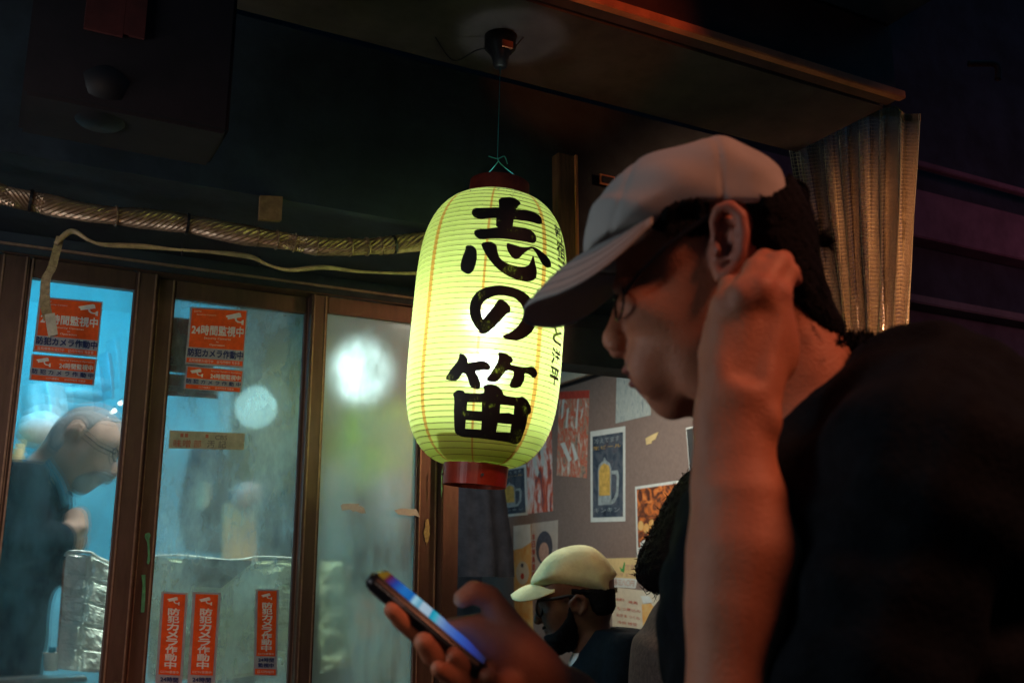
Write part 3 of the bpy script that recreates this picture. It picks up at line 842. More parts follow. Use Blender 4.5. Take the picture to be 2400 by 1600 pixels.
def paper_mat():
    m, t, out = nt('lantern_paper')
    tc = N(t, 'ShaderNodeTexCoord')
    at = N(t, 'ShaderNodeAttribute', _attribute_name='lan')
    sep = N(t, 'ShaderNodeSeparateXYZ'); t.links.new(at.outputs['Vector'], sep.inputs[0])
    # x = phi in panels, y = h
    fr = N(t, 'ShaderNodeMath', _operation='FRACT'); t.links.new(sep.outputs[0], fr.inputs[0])
    s1 = N(t, 'ShaderNodeMath', _operation='LESS_THAN'); t.links.new(fr.outputs[0], s1.inputs[0]); s1.inputs[1].default_value = 0.085
    nz = N(t, 'ShaderNodeTexNoise', Scale=18.0, Detail=6.0); t.links.new(tc.outputs['Object'], nz.inputs[0])
    base = N(t, 'ShaderNodeMix', _data_type='RGBA'); base.inputs[6].default_value = (0.76, 0.84, 0.24, 1); base.inputs[7].default_value = (0.64, 0.78, 0.18, 1)
    t.links.new(nz.outputs[0], base.inputs[0])
    m2 = N(t, 'ShaderNodeMix', _data_type='RGBA'); m2.inputs[7].default_value = (0.66, 0.34, 0.05, 1)
    t.links.new(s1.outputs[0], m2.inputs[0]); t.links.new(base.outputs[2], m2.inputs[6])
    # specks and soot near the top
    sp = N(t, 'ShaderNodeTexNoise', Scale=95.0, Detail=3.0, Roughness=0.8); t.links.new(tc.outputs['Object'], sp.inputs[0])
    hh = N(t, 'ShaderNodeMapRange'); t.links.new(sep.outputs[1], hh.inputs[0])
    hh.inputs['From Min'].default_value = 0.17; hh.inputs['From Max'].default_value = 0.29; hh.inputs['To Min'].default_value = 0.0; hh.inputs['To Max'].default_value = 0.17
    ad = N(t, 'ShaderNodeMath', _operation='ADD'); t.links.new(sp.outputs[0], ad.inputs[0]); t.links.new(hh.outputs[0], ad.inputs[1])
    st = N(t, 'ShaderNodeMapRange'); t.links.new(ad.outputs[0], st.inputs[0]); st.inputs['From Min'].default_value = 0.70; st.inputs['From Max'].default_value = 0.80
    m3 = N(t, 'ShaderNodeMix', _data_type='RGBA'); m3.inputs[7].default_value = (0.10, 0.07, 0.02, 1)
    t.links.new(st.outputs[0], m3.inputs[0]); t.links.new(m2.outputs[2], m3.inputs[6])
    tl = N(t, 'ShaderNodeBsdfTranslucent'); t.links.new(m3.outputs[2], tl.inputs[0])
    df = N(t, 'ShaderNodeBsdfDiffuse'); t.links.new(m3.outputs[2], df.inputs[0])
    rf = N(t, 'ShaderNodeBsdfRefraction', Color=(0.80, 0.95, 0.80, 1), Roughness=0.8, IOR=1.25)
    gs = N(t, 'ShaderNodeBsdfGlossy', Color=(1, 1, 1, 1), Roughness=0.35)
    a = N(t, 'ShaderNodeMixShader'); a.inputs[0].default_value = 0.3
    t.links.new(tl.outputs[0], a.inputs[1]); t.links.new(df.outputs[0], a.inputs[2])
    b = N(t, 'ShaderNodeMixShader'); b.inputs[0].default_value = 0.11
    t.links.new(a.outputs[0], b.inputs[1]); t.links.new(rf.outputs[0], b.inputs[2])
    c = N(t, 'ShaderNodeMixShader'); c.inputs[0].default_value = 0.03
    t.links.new(b.outputs[0], c.inputs[1]); t.links.new(gs.outputs[0], c.inputs[2])
    t.links.new(c.outputs[0], out.inputs[0])
    return m
nh, na = 52 * 6, 160
V = []; F = []; at = []
for i in range(nh + 1):
    h = -LH + 2 * LH * i / nh
    r = float(lrad(h))
    for k in range(na):
        ph = 2 * math.pi * k / na
        V.append(LC + LA * h + (LU * math.sin(ph) + LV * math.cos(ph)) * r)
        at.append((ph / (2 * math.pi) * 8 + 0.09, h, 0))
for i in range(nh):
    for k in range(na):
        F.append([i * na + k, i * na + (k + 1) % na, (i + 1) * na + (k + 1) % na, (i + 1) * na + k])
body = mesh_obj('paper_body', V, F, paper_mat(), lan, True)
a_ = body.data.attributes.new('lan', 'FLOAT_VECTOR', 'POINT')
a_.data.foreach_set('vector', np.array(at, np.float32).ravel())
# bamboo spiral
pts = []
for i in range(52 * 48 + 1):
    h = -LH + PIT * i / 48
    ph = 2 * math.pi * i / 48
    r = float(lrad(h, False)) - 0.0006
    pts.append(LC + LA * h + (LU * math.sin(ph) + LV * math.cos(ph)) * r)
V = []; F = []
for i, p in enumerate(pts):
    e = (p - LC) - LA * ((p - LC) @ LA); e /= np.linalg.norm(e)
    for dz, dr in ((-0.0006, 0), (0, 0.0008), (0.0006, 0), (0, -0.0006)):
        V.append(p + LA * dz + e * dr)
    if i:
        b = 4 * (i - 1); c = 4 * i
        for k in range(4): F.append([b + k, b + (k + 1) % 4, c + (k + 1) % 4, c + k])
mesh_obj('bamboo_rib', V, F, mat('rib_line', (0.16, 0.13, 0.03), 0.6, var=0.2), lan)
# rings
def ring(name, h0, h1, r0, r1, thk, m, holes=False):
    pts_ = [(h0, r0), (h1, r1), (h1, r1 - thk), (h0, r0 - thk), (h0, r0)]
    return MB().add(*lathe(LC, pts_, 56, LA)).build(name, m, lan, False)
M['red_lacquer'] = mat('red_lacquer', (0.33, 0.035, 0.014), 0.35, var=0.25, scale=25, bump=0.02)
ring('bottom_ring', -LH - 0.040, -LH + 0.004, 0.0615, 0.0635, 0.003, M['red_lacquer'])
ring('top_ring', LH - 0.004, LH + 0.036, 0.064, 0.0615, 0.003, mat('dark_red_lacquer', (0.13, 0.012, 0.008), 0.5, var=0.3, scale=30))
for ph in (0.25, -1.45):
    p = LC + LA * (-LH - 0.022) + (LU * math.sin(ph) + LV * math.cos(ph)) * 0.0632
    MB().tube([p, p + LV * 0.003], 0.003, 8).build('rivet', M['tie'], lan)
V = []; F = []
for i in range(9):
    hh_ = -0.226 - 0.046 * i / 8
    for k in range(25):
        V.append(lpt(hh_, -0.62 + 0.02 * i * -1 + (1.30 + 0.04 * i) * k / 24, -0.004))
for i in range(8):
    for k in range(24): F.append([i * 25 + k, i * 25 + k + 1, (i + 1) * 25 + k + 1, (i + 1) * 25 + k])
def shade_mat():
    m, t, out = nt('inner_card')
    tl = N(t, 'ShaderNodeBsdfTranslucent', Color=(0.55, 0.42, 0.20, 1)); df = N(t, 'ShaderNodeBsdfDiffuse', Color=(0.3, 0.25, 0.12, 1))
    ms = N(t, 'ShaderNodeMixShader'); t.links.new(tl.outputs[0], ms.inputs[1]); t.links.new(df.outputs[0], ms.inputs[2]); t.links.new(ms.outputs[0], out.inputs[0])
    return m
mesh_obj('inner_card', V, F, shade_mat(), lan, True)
# bulb, holder and drip plate inside
bl = LC - LA * 0.045
MB().add(*lathe(LC, [(-LH + 0.01, .001), (-LH + 0.01, 0.05), (-LH + 0.014, 0.05), (-LH + 0.014, .001)], 24, LA)).add(*lathe(LC, [(-0.155, 0.001), (-0.155, 0.062), (-0.148, 0.066), (-0.146, 0.001)], 32, LA)).tube([LC - LA * (LH - .01), LC - LA * 0.13], 0.014, 14).build('lamp_holder', M['steel'], lan)
for h_, e_ in ((-0.085, 1.95), (0.01, 1.45)):
    lb_ = lamp('lantern_bulb', 'POINT', LC + LA * h_, e_, (0.84, 0.97, 1.0), 0.022)
    lb_.parent = lan; lb_.location = LC + LA * h_ - org(lan)
# hanging wires
pt = LC + LA * (LH + 0.04)
hookz = onY(1168, 118, float(pt[1]))[2]
hk_ = np.array([pt[0], pt[1] + 0.0, 2.40])
kn = P(1166, 372, LD)
MB().tube(smooth_path([pt + LU * -0.055, pt + LU * -0.03 + UP * 0.012, kn - UP * .008, kn], 6), 0.0011, 6).tube(smooth_path([pt + LU * 0.055, pt + LU * 0.035 + UP * .014, kn + LU * .008 - UP * .012, kn], 6), 0.0011, 6).tube([kn, hk_], 0.0009, 6).tube(smooth_path([kn + LU * -.018 + UP * .004, kn, kn + LU * .014 + UP * .006, kn + LU * .02 - UP * .01], 4), 0.001, 6).build('hanging_cord', M['cord'], lan)
def cdt_fill(poly, holes, step):
    poly = np.array(poly, float)
    x0, y0 = poly.min(0); x1, y1 = poly.max(0)
    vs = [tuple(p) for p in poly]; ed = [(i, (i + 1) % len(poly)) for i in range(len(poly))]
    # subdivide borders
    vv = []; ee = []
    def addloop(L):
        b = len(vv); L = [np.array(p, float) for p in L]; out = []
        for i in range(len(L)):
            a, c = L[i], L[(i + 1) % len(L)]
            k = max(1, int(np.linalg.norm(c - a) / step))
            for j in range(k): out.append(tuple(a + (c - a) * j / k))
        vv.extend(out); ee.extend([(b + i, b + (i + 1) % len(out)) for i in range(len(out))])
    addloop(poly)
    for h in holes: addloop(h)
    for gx in np.arange(x0, x1, step):
        for gy in np.arange(y0, y1, step): vv.append((gx + 0.013, gy + 0.017))
    r = delaunay_2d_cdt([Vector(v) for v in vv], ee, [], 0, 1e-4)
    def ins(p, L):
        c = False; n = len(L)
        for i in range(n):
            a, b = L[i], L[(i + 1) % n]
            if (a[1] > p[1]) != (b[1] > p[1]) and p[0] < (b[0] - a[0]) * (p[1] - a[1]) / (b[1] - a[1]) + a[0]: c = not c
        return c
    V2 = np.array([v[:] for v in r[0]]); F2 = []
    for f in r[2]:
        c = V2[list(f)].mean(0)
        if ins(c, poly) and not any(ins(c, h) for h in holes): F2.append(list(f))
    return V2, F2
def to_lantern(px, py, off=0.0009):
    """where the sight line through a pixel meets the lantern's skin"""
    d = ray(px, py)
    ts = np.linspace(1.75, 2.05, 160)
    p = CAM + d * ts[:, None] - LC
    h = p @ LA; rr = np.linalg.norm(p - h[:, None] * LA, axis=1)
    g = rr - lrad(np.clip(h, -LH, LH), False) - off
    i = np.argmax(g <= 0)
    if g[i] > 0: i = int(np.argmin(g))
    if i > 0 and g[i] <= 0:
        t = ts[i - 1] + (ts[i] - ts[i - 1]) * g[i - 1] / (g[i - 1] - g[i])
    else: t = ts[i]
    return CAM + d * t
def brush_mat():
    m, t, out = nt('brush_ink')
    b = N(t, 'ShaderNodeBsdfPrincipled', Roughness=0.55)
    tc = N(t, 'ShaderNodeTexCoord')
    mp = N(t, 'ShaderNodeMapping', Scale=(1, 1, 0.5)); t.links.new(tc.outputs['Object'], mp.inputs[0])
    nz = N(t, 'ShaderNodeTexNoise', Scale=260.0, Detail=5.0, Roughness=0.75); t.links.new(mp.outputs[0], nz.inputs[0])
    n2 = N(t, 'ShaderNodeTexNoise', Scale=26.0, Detail=2.0); t.links.new(tc.outputs['Object'], n2.inputs[0])
    ml = N(t, 'ShaderNodeMath', _operation='MULTIPLY'); t.links.new(nz.outputs[0], ml.inputs[0]); t.links.new(n2.outputs[0], ml.inputs[1])
    r = N(t, 'ShaderNodeMapRange'); t.links.new(ml.outputs[0], r.inputs[0]); r.inputs['From Min'].default_value = 0.33; r.inputs['From Max'].default_value = 0.46; r.inputs['To Max'].default_value = 0.35
    mx = N(t, 'ShaderNodeMix', _data_type='RGBA'); mx.inputs[6].default_value = (0.008, 0.008, 0.007, 1); mx.inputs[7].default_value = (0.10, 0.10, 0.02, 1)
    t.links.new(r.outputs[0], mx.inputs[0]); t.links.new(mx.outputs[2], b.inputs['Base Color'])
    tl = N(t, 'ShaderNodeBsdfTranslucent', Color=(0.5, 0.5, 0.1, 1))
    ms = N(t, 'ShaderNodeMixShader'); t.links.new(r.outputs[0], ms.inputs[0]); t.links.new(b.outputs[0], ms.inputs[1]); t.links.new(tl.outputs[0], ms.inputs[2])
    t.links.new(ms.outputs[0], out.inputs[0])
    return m
M['ink'] = brush_mat()
def stroke_obj(name, polys, oy, holes=None):
    V = []; F = []
    for i, pl_ in enumerate(polys):
        pp = [(900 + x / 3.484, oy + y / 3.484) for x, y in pl_]
        hh = [[(900 + x / 3.484, oy + y / 3.484) for x, y in h] for h in (holes or {}).get(i, [])]
        # soften the corners
        for _ in range(1):
            q = []
            for j in range(len(pp)):
                a = np.array(pp[j]); b = np.array(pp[(j + 1) % len(pp)])
                q += [tuple(a * 0.78 + b * 0.22), tuple(a * 0.22 + b * 0.78)]
            pp = q
        V2, F2 = cdt_fill(pp, hh, 5.0)
        b0 = len(V)
        V += [to_lantern(x, y, 0.0009 + 0.00025 * i) for x, y in V2]
        F += [[b0 + k for k in f] for f in F2]
    return mesh_obj(name, V, F, M['ink'], body)
stroke_obj('brush_character', [
    [(935, 395), (1055, 388), (1125, 440), (1085, 475), (1070, 520), (1055, 600), (1050, 645), (915, 645), (915, 560), (940, 480)],
    [(730, 480), (800, 478), (950, 472), (1100, 490), (1220, 510), (1280, 545), (1295, 600), (1270, 615), (1200, 592), (1060, 572), (900, 560), (780, 570), (735, 555), (712, 520)],
    [(740, 655), (850, 648), (960, 630), (1060, 632), (1180, 645), (1235, 690), (1248, 740), (1225, 770), (1160, 755), (1000, 730), (860, 728), (780, 735), (735, 700)],
    [(668, 785), (720, 782), (755, 815), (760, 880), (745, 960), (715, 1010), (680, 1020), (630, 990), (622, 950), (640, 880), (665, 820)],
    [(790, 765), (870, 750), (920, 780), (925, 830), (945, 890), (1000, 930), (1080, 955), (1140, 960), (1180, 950), (1205, 900), (1218, 858), (1235, 930), (1250, 1000), (1240, 1060), (1180, 1082), (1100, 1070), (1000, 1030), (920, 970), (850, 890), (810, 820)],
    [(1003, 762), (1050, 775), (1120, 798), (1170, 800), (1210, 790), (1260, 815), (1320, 860), (1360, 910), (1368, 960), (1330, 970), (1290, 935), (1250, 860), (1215, 810), (1190, 815), (1140, 850), (1095, 898), (1060, 895), (1020, 850), (1000, 800)]], 350)
stroke_obj('brush_character', [
    [(935, 1222), (990, 1235), (1035, 1290), (1030, 1335), (1000, 1340), (960, 1390), (900, 1450), (840, 1500), (800, 1508), (770, 1490), (800, 1400), (850, 1340), (900, 1280)],
    [(800, 1508), (740, 1440), (705, 1370), (698, 1290), (715, 1220), (760, 1160), (830, 1125), (930, 1108), (1030, 1120), (1120, 1150), (1190, 1200), (1235, 1280), (1245, 1400), (1220, 1480), (1150, 1540), (1080, 1562), (1000, 1550), (960, 1525), (1030, 1495), (1090, 1450), (1130, 1390), (1145, 1320), (1120, 1260), (1070, 1215), (1000, 1195), (920, 1190), (850, 1215), (805, 1250), (788, 1300), (795, 1360), (815, 1400)]], 350)
stroke_obj('brush_character', [
    [(615, 270), (660, 280), (685, 330), (680, 350), (720, 345), (800, 330), (850, 345), (875, 390), (860, 408), (800, 405), (740, 415), (770, 460), (790, 530), (780, 560), (750, 565), (705, 545), (685, 480), (670, 440), (640, 430), (600, 495), (540, 495), (498, 480), (540, 410), (590, 350), (612, 310)],
    [(930, 262), (990, 268), (1040, 300), (1058, 330), (1025, 360), (1080, 375), (1160, 385), (1215, 375), (1250, 410), (1250, 460), (1220, 475), (1190, 445), (1145, 430), (1150, 480), (1120, 540), (1080, 557), (1030, 550), (1025, 520), (1060, 450), (1060, 415), (1000, 405), (960, 460), (920, 505), (870, 505), (830, 488), (880, 420), (925, 350), (940, 300)],
    [(560, 600), (600, 568), (650, 575), (665, 600), (815, 600), (820, 560), (805, 540), (860, 520), (930, 535), (970, 580), (975, 615), (1100, 632), (1130, 620), (1170, 650), (1203, 710), (1200, 760), (1175, 775), (1165, 850), (1130, 950), (1110, 1000), (1070, 1015), (1010, 995), (870, 975), (740, 960), (640, 955), (590, 930), (575, 900), (570, 750), (575, 640)]], 750,
    {2: [[(680, 670), (800, 672), (798, 745), (675, 735)], [(950, 688), (1063, 700), (1058, 770), (1020, 755), (945, 758)], [(668, 815), (798, 825), (792, 895), (662, 885)], [(930, 840), (1040, 850), (1030, 920), (915, 912)]]})
# the small column of writing round the right side
def small_char(ch, ph, h, w_, hh):
    T, Fc = text_mesh(ch, 0.02)
    V = []
    for x, y, _ in T:
        V.append(lpt(h + (y - 0.5) * hh, ph + (x - 0.5) * w_ / LR, 0.0010))
    mesh_obj('small_character', V, Fc, M['ink'], body)
for i, (ch, h) in enumerate((('新', 0.190), ('宿', 0.155), ('三', 0.118), ('年', 0.078), ('北', 0.02), ('と', -0.02), ('洋', -0.062), ('平', -0.100))):
    small_char(ch, 1.14, h, 0.044, 0.034)
# ceiling rose above the lantern
hr = thing('ceiling_hook', hk_, 'dark ceiling hook box with thin wires above the lantern', 'ceiling hook')
MB().add(*lathe(hk_, [(0.072, .001), (0.072, 0.034), (0.045, 0.034), (0.028, 0.02), (0.0, 0.014), (0.0, 0.001)], 24)).build('hook_box', M['tie'], hr, True)
MB().tube(smooth_path([hk_ + [0, 0, .05], hk_ + RV * -.05 + UP * .04, hk_ + RV * -.10 + UP * 0.015, hk_ + RV * -.14 + UP * .07], 6), 0.0013, 6).tube([hk_ + [0.0, 0, 0.01], hk_ + RV * .05 + UP * .07], 0.0013, 6).build('loose_wire', M['tie'], hr)
MB().box(hk_[0] - .012, hk_[0] + .012, hk_[1] - .036, hk_[1] - .031, hk_[2] + .03, hk_[2] + .045).build('red_mark', M['beam_edge'], hr)

# ============================================================ clear strip curtain tied up at the beam end
def vinyl():
    m, t, out = nt('clear_vinyl')
    tc = N(t, 'ShaderNodeTexCoord')
    tr = N(t, 'ShaderNodeBsdfTransparent', Color=(0.93, 0.88, 0.80, 1))
    gs = N(t, 'ShaderNodeBsdfGlossy', Color=(0.95, 0.95, 0.95, 1), Roughness=0.16)
    df = N(t, 'ShaderNodeBsdfDiffuse', Color=(0.62, 0.44, 0.28, 1))
    tl = N(t, 'ShaderNodeBsdfTranslucent', Color=(0.66, 0.50, 0.32, 1))
    nz = N(t, 'ShaderNodeTexNoise', Scale=14.0, Detail=6.0); t.links.new(tc.outputs['Object'], nz.inputs[0])
    nb = N(t, 'ShaderNodeTexNoise', Scale=40.0, Detail=4.0)
    mp = N(t, 'ShaderNodeMapping', Scale=(3, 3, 0.25)); t.links.new(tc.outputs['Object'], mp.inputs[0]); t.links.new(mp.outputs[0], nb.inputs[0])
    bp = N(t, 'ShaderNodeBump', Strength=0.5, Distance=0.01); t.links.new(nb.outputs[0], bp.inputs['Height'])
    t.links.new(bp.outputs[0], gs.inputs['Normal'])
    a = N(t, 'ShaderNodeMixShader'); a.inputs[0].default_value = 0.5
    t.links.new(df.outputs[0], a.inputs[1]); t.links.new(tl.outputs[0], a.inputs[2])
    r = N(t, 'ShaderNodeMapRange'); t.links.new(nz.outputs[0], r.inputs[0]); r.inputs['To Min'].default_value = 0.20; r.inputs['To Max'].default_value = 0.46
    b = N(t, 'ShaderNodeMixShader'); t.links.new(r.outputs[0], b.inputs[0]); t.links.new(tr.outputs[0], b.inputs[1]); t.links.new(a.outputs[0], b.inputs[2])
    fr_ = N(t, 'ShaderNodeFresnel', IOR=1.5); t.links.new(bp.outputs[0], fr_.inputs['Normal'])
    c = N(t, 'ShaderNodeMixShader'); t.links.new(fr_.outputs[0], c.inputs[0]); t.links.new(b.outputs[0], c.inputs[1]); t.links.new(gs.outputs[0], c.inputs[2])
    t.links.new(c.outputs[0], out.inputs[0])
    return m
M['vinyl'] = vinyl()
M['thread'] = mat('reinforcing_thread', (0.75, 0.66, 0.42), 0.6, var=0.2)
M['hem'] = mat('yellowed_hem', (0.42, 0.27, 0.12), 0.5, var=0.3, scale=40)
cur = thing('clear_curtain', P(2000, 780, 1.75), 'bundle of yellowed clear vinyl curtain with a thread grid, tied up at the beam end', 'curtain')
# folded sheet: a wavy line in plan extruded downwards; ends given in the picture
prof = [(1838, 285, 1.93), (1862, 283, 1.90), (1885, 280, 1.95), (1925, 275, 1.86), (1948, 274, 1.90), (1962, 278, 1.80), (1985, 268, 1.84), (2012, 262, 1.76), (2040, 255, 1.80), (2062, 258, 1.70), (2075, 252, 1.74), (2098, 250, 1.68), (2112, 262, 1.64), (2122, 268, 1.70), (2140, 268, 1.64), (2156, 268, 1.60), (2150, 272, 1.66)]
bot = [(1925, 795), (1940, 800), (1958, 800), (1975, 805), (1990, 805), (2000, 805), (2012, 805), (2028, 805), (2043, 805), (2058, 805), (2070, 805), (2085, 805), (2095, 805), (2104, 805), (2118, 805), (2124, 805), (2120, 805)]
top_ = smooth_path([onY(a, b, y) for a, b, y in prof], 9)
bot_ = smooth_path([onY(bx, 805, pr[2] + 0.02) - np.array([0, 0, 0.25]) * 0 for (bx, by), pr in zip(bot, prof)], 9)
nv = 60
V = []; F = []
for i, (a, b) in enumerate(zip(top_, bot_)):
    for j in range(nv + 1):
        v = j / nv
        p = a * (1 - v) + b * v
        p = p + np.array([0.004 * math.sin(v * 6 + i * 0.35) * v, 0.008 * math.sin(v * 4 + i * 0.5) * v, 0])
        V.append(p)
for i in range(len(top_) - 1):
    for j in range(nv):
        F.append([i * (nv + 1) + j, (i + 1) * (nv + 1) + j, (i + 1) * (nv + 1) + j + 1, i * (nv + 1) + j + 1])
shV = np.array(V).reshape(len(top_), nv + 1, 3)
mesh_obj('vinyl_sheet', V, F, M['vinyl'], cur, True)
# thread grid
g = MB()
for i in range(0, len(top_), 3):
    g.tube([shV[i, j] + [0, -.0012, 0] for j in range(0, nv + 1, 3)], 0.0008, 4, False)
for j in range(1, nv, 1):
    if j % 1 == 0:
        g.tube([shV[i, j] + [0, -.0012, 0] for i in range(0, len(top_), 2)], 0.0007, 4, False)
tag(g.build('thread_grid', M['thread'], cur), kind='stuff')
hv = []; hf = []
for i in range(len(top_)):
    for j in (0, 1, 2): hv.append(shV[i, j] + [0, -.003, 0.0])
for i in range(len(top_) - 1):
    for j in range(2): hf.append([i * 3 + j, (i + 1) * 3 + j, (i + 1) * 3 + j + 1, i * 3 + j + 1])
mesh_obj('hem', hv, hf, M['hem'], cur, True)
MB().tube(smooth_path([top_[0] + [0, 0, .012], top_[40] + [0, 0, .01], top_[80] + [0, 0, .014], onY(2085, 246, 1.575)], 8), 0.004, 8).tube(smooth_path([top_[0] + [0, -.005, -.004], top_[30] + [0, -.01, -.006], top_[70] + [0, -.01, -.004], onY(2085, 250, 1.565)], 12), 0.0035, 8).build('curtain_rod', M['tie'], cur)
# ============================================================ inside the shop
def z3(x, y): return (1150 + x / 3.484, 800 + y / 3.484)
def z4(x, y): return (1150 + x / 3.92, 1200 + y / 3.92)
XP = 2.88
fX = lambda a, b: onX(a, b, XP)
def print_mat(name, cols, scale=12, seed=0, rough=0.35, kind='noise', stretch=(1, 1, 1)):
    """printed picture: a colour ramp over distorted noise"""
    m, t, out = nt(name)
    tc = N(t, 'ShaderNodeTexCoord')
    mp = N(t, 'ShaderNodeMapping', Scale=stretch, Location=(seed, seed * 1.7, seed * 0.3)); t.links.new(tc.outputs['Object'], mp.inputs[0])
    nz = N(t, 'ShaderNodeTexNoise', Scale=scale, Detail=5.0, Roughness=0.6, Distortion=1.6); t.links.new(mp.outputs[0], nz.inputs[0])
    cr = N(t, 'ShaderNodeValToRGB'); t.links.new(nz.outputs[0], cr.inputs[0])
    e = cr.color_ramp.elements
    e[0].position = 0.32; e[0].color = rgba(cols[0]); e[1].position = 0.7; e[1].color = rgba(cols[-1])
    for i, c in enumerate(cols[1:-1]):
        q = e.new(0.32 + 0.38 * (i + 1) / (len(cols) - 1)); q.color = rgba(c)
    b = N(t, 'ShaderNodeBsdfPrincipled', Roughness=rough); t.links.new(cr.outputs[0], b.inputs['Base Color'])
    t.links.new(b.outputs[0], out.inputs[0])
    return m
M['food_a'] = print_mat('food_print', [(0.10, 0.09, 0.09), (0.42, 0.32, 0.24), (0.55, 0.09, 0.04), (0.5, 0.42, 0.34), (0.75, 0.72, 0.7)], 13, 2, stretch=(1, 1.5, .6))
M['food_b'] = print_mat('food_print', [(0.08, 0.09, 0.12), (0.62, 0.10, 0.04), (0.72, 0.70, 0.70), (0.55, 0.20, 0.10)], 9, 5, stretch=(1, 1.6, .5))
M['food_c'] = print_mat('grill_print', [(0.05, 0.02, 0.02), (0.14, 0.05, 0.03), (0.62, 0.17, 0.04), (0.70, 0.30, 0.10)], 16, 8)
M['silver_print'] = print_mat('silver_print', [(0.18, 0.23, 0.26), (0.45, 0.50, 0.48), (0.30, 0.36, 0.36), (0.66, 0.66, 0.58)], 18, 3, 0.2, stretch=(1, 2, .4))
M['navy_print'] = print_mat('beer_print', [(0.02, 0.03, 0.05), (0.05, 0.07, 0.10), (0.10, 0.12, 0.15), (0.07, 0.06, 0.08)], 9, 4, 0.25)
M['pale_paper'] = mat('pale_paper', (0.60, 0.64, 0.62), 0.5, var=0.1, scale=20)
M['beer'] = mat('beer_print_gold', (0.62, 0.40, 0.10), 0.4, var=0.35, scale=30)
M['glass_print'] = mat('mug_print', (0.30, 0.36, 0.38), 0.4, var=0.4, scale=40)
M['yellow_paper'] = mat('yellow_paper', (0.66, 0.50, 0.24), 0.6, var=0.12, scale=20)
M['cream_paper'] = mat('cream_paper', (0.58, 0.52, 0.40), 0.6, var=0.1, scale=20)
M['orange_paper'] = mat('orange_paper', (0.66, 0.27, 0.05), 0.5, var=0.3, scale=14, color2=(0.68, 0.48, 0.20))
M['ink_grey'] = mat('grey_ink', (0.08, 0.08, 0.10), 0.6, var=0.3, scale=40)
M['red_ink'] = mat('red_ink', (0.48, 0.06, 0.04), 0.6, var=0.2, scale=40)
M['skin_print'] = mat('face_print', (0.55, 0.32, 0.24), 0.5, var=0.25, scale=25)
def poster(label, c4, m, cat='poster', group='posters on the brown wall'):
    pl = Plate(c4, fX, (-0.0012, 0, 0))
    t = thing('poster', pl.at(.5, 1), label, cat, group)
    sh_ = pl.rect('sheet', 0, 0, 1, 1, m, t, 1)
    return pl, sh_
pl, t = poster('tall narrow poster of red and grey food, hanging beside the lantern', [(1311, 918), (1382, 914), (1375, 1120), (1305, 1114)], M['food_a'])
pl.rect('red_strip', 0.0, 0.0, 1.0, 0.09, M['red_ink'], t, 2)
for i in range(5): pl.poly('white_print', [(0.12 + i * .17, 0.1 + .11 * (i % 3)), (0.2 + i * .16, 0.09 + .1 * (i % 3)), (0.16 + i * .16, 0.3 + .13 * (i % 2)), (0.1 + i * .16, 0.34 + .1 * (i % 2))], M['pale_paper'], t, 2)
pl.poly('white_print', [(.1, .62), (.25, .60), (.5, .80), (.42, .84)], M['pale_paper'], t, 2.2); pl.poly('white_print', [(.45, .60), (.55, .62), (.72, .78), (.62, .82)], M['pale_paper'], t, 2.2)
pl, t = poster('glossy silver poster high on the brown wall, level with the lips', [(1446, 866), (1520, 853), (1526, 972), (1443, 992)], M['silver_print'])
def beer_poster(label, c4):
    pl, t = poster(label, c4, M['pale_paper'])
    pl.rect('dark_print', 0.07, 0.06, 0.94, 0.95, M['navy_print'], t, 2)
    pl.poly('mug', [(.24, .43), (.27, .38), (.40, .34), (.43, .30), (.47, .34), (.58, .38), (.62, .43), (.62, .82), (.24, .82)], M['glass_print'], t, 3)
    pl.poly('beer_fill', [(.27, .45), (.32, .40), (.42, .37), (.55, .40), (.59, .45), (.59, .72), (.27, .72)], M['beer'], t, 4)
    pl.poly('mug_handle', [(.63, .46), (.80, .46), (.84, .52), (.82, .72), (.72, .80), (.60, .82), (.60, .78), (.70, .75), (.76, .68), (.77, .53), (.74, .50), (.63, .50)], M['glass_print'], t, 3)
    pl.text('lettering', '生ビール', 0.10, 0.175, 0.90, 0.215, M['beer'], t, 4, 0)
    pl.text('lettering', '冷えてます', 0.14, 0.09, 0.86, 0.15, M['glass_print'], t, 4, 0)
    pl.text('lettering', 'キンキン', 0.12, 0.85, 0.86, 0.90, M['glass_print'], t, 4, 0)
    return t
beer_poster('beer mug poster with a full pale border, in the middle of the brown wall', [(1384, 1011), (1466, 998), (1466, 1221), (1385, 1223)])
beer_poster('beer mug poster mostly hidden behind the lantern, only its right half in view', [(1165, 1100), (1233, 1087), (1237, 1206), (1170, 1212)])
pl, t = poster('red and white food poster just under the lantern, left of the tall one', [(1234, 1022), (1293, 1007), (1296, 1197), (1237, 1204)], M['food_b'])
pl.poly('white_print', [(.1, .1), (.22, .08), (.5, .50), (.42, .56)], M['pale_paper'], t, 2); pl.poly('white_print', [(.5, .04), (.62, .03), (.72, .40), (.62, .44)], M['pale_paper'], t, 2)
pl, t = poster('large poster of glowing orange grilled skewers, cut off by the dark hair', [(1489, 1140), (1612, 1122), (1618, 1292), (1493, 1306)], M['pale_paper'])
pl.rect('grill_picture', .035, .04, .985, .86, M['food_c'], t, 2)
for i in range(6):
    u = .06 + i * .11; v = .56 + .05 * (i % 2)
    pl.poly('orange_food', [(u + .06 * math.cos(a) + .04, v + .07 * math.sin(a)) for a in np.linspace(0, 6.28, 10, endpoint=False)], M['orange_paper'], t, 3)
pl.poly('white_print', [(.08, .80), (.3, .72), (.44, .70), (.34, .84), (.1, .92)], M['pale_paper'], t, 3.5)
pl.rect('red_strip', .04, .93, .25, .985, M['red_ink'], t, 3)
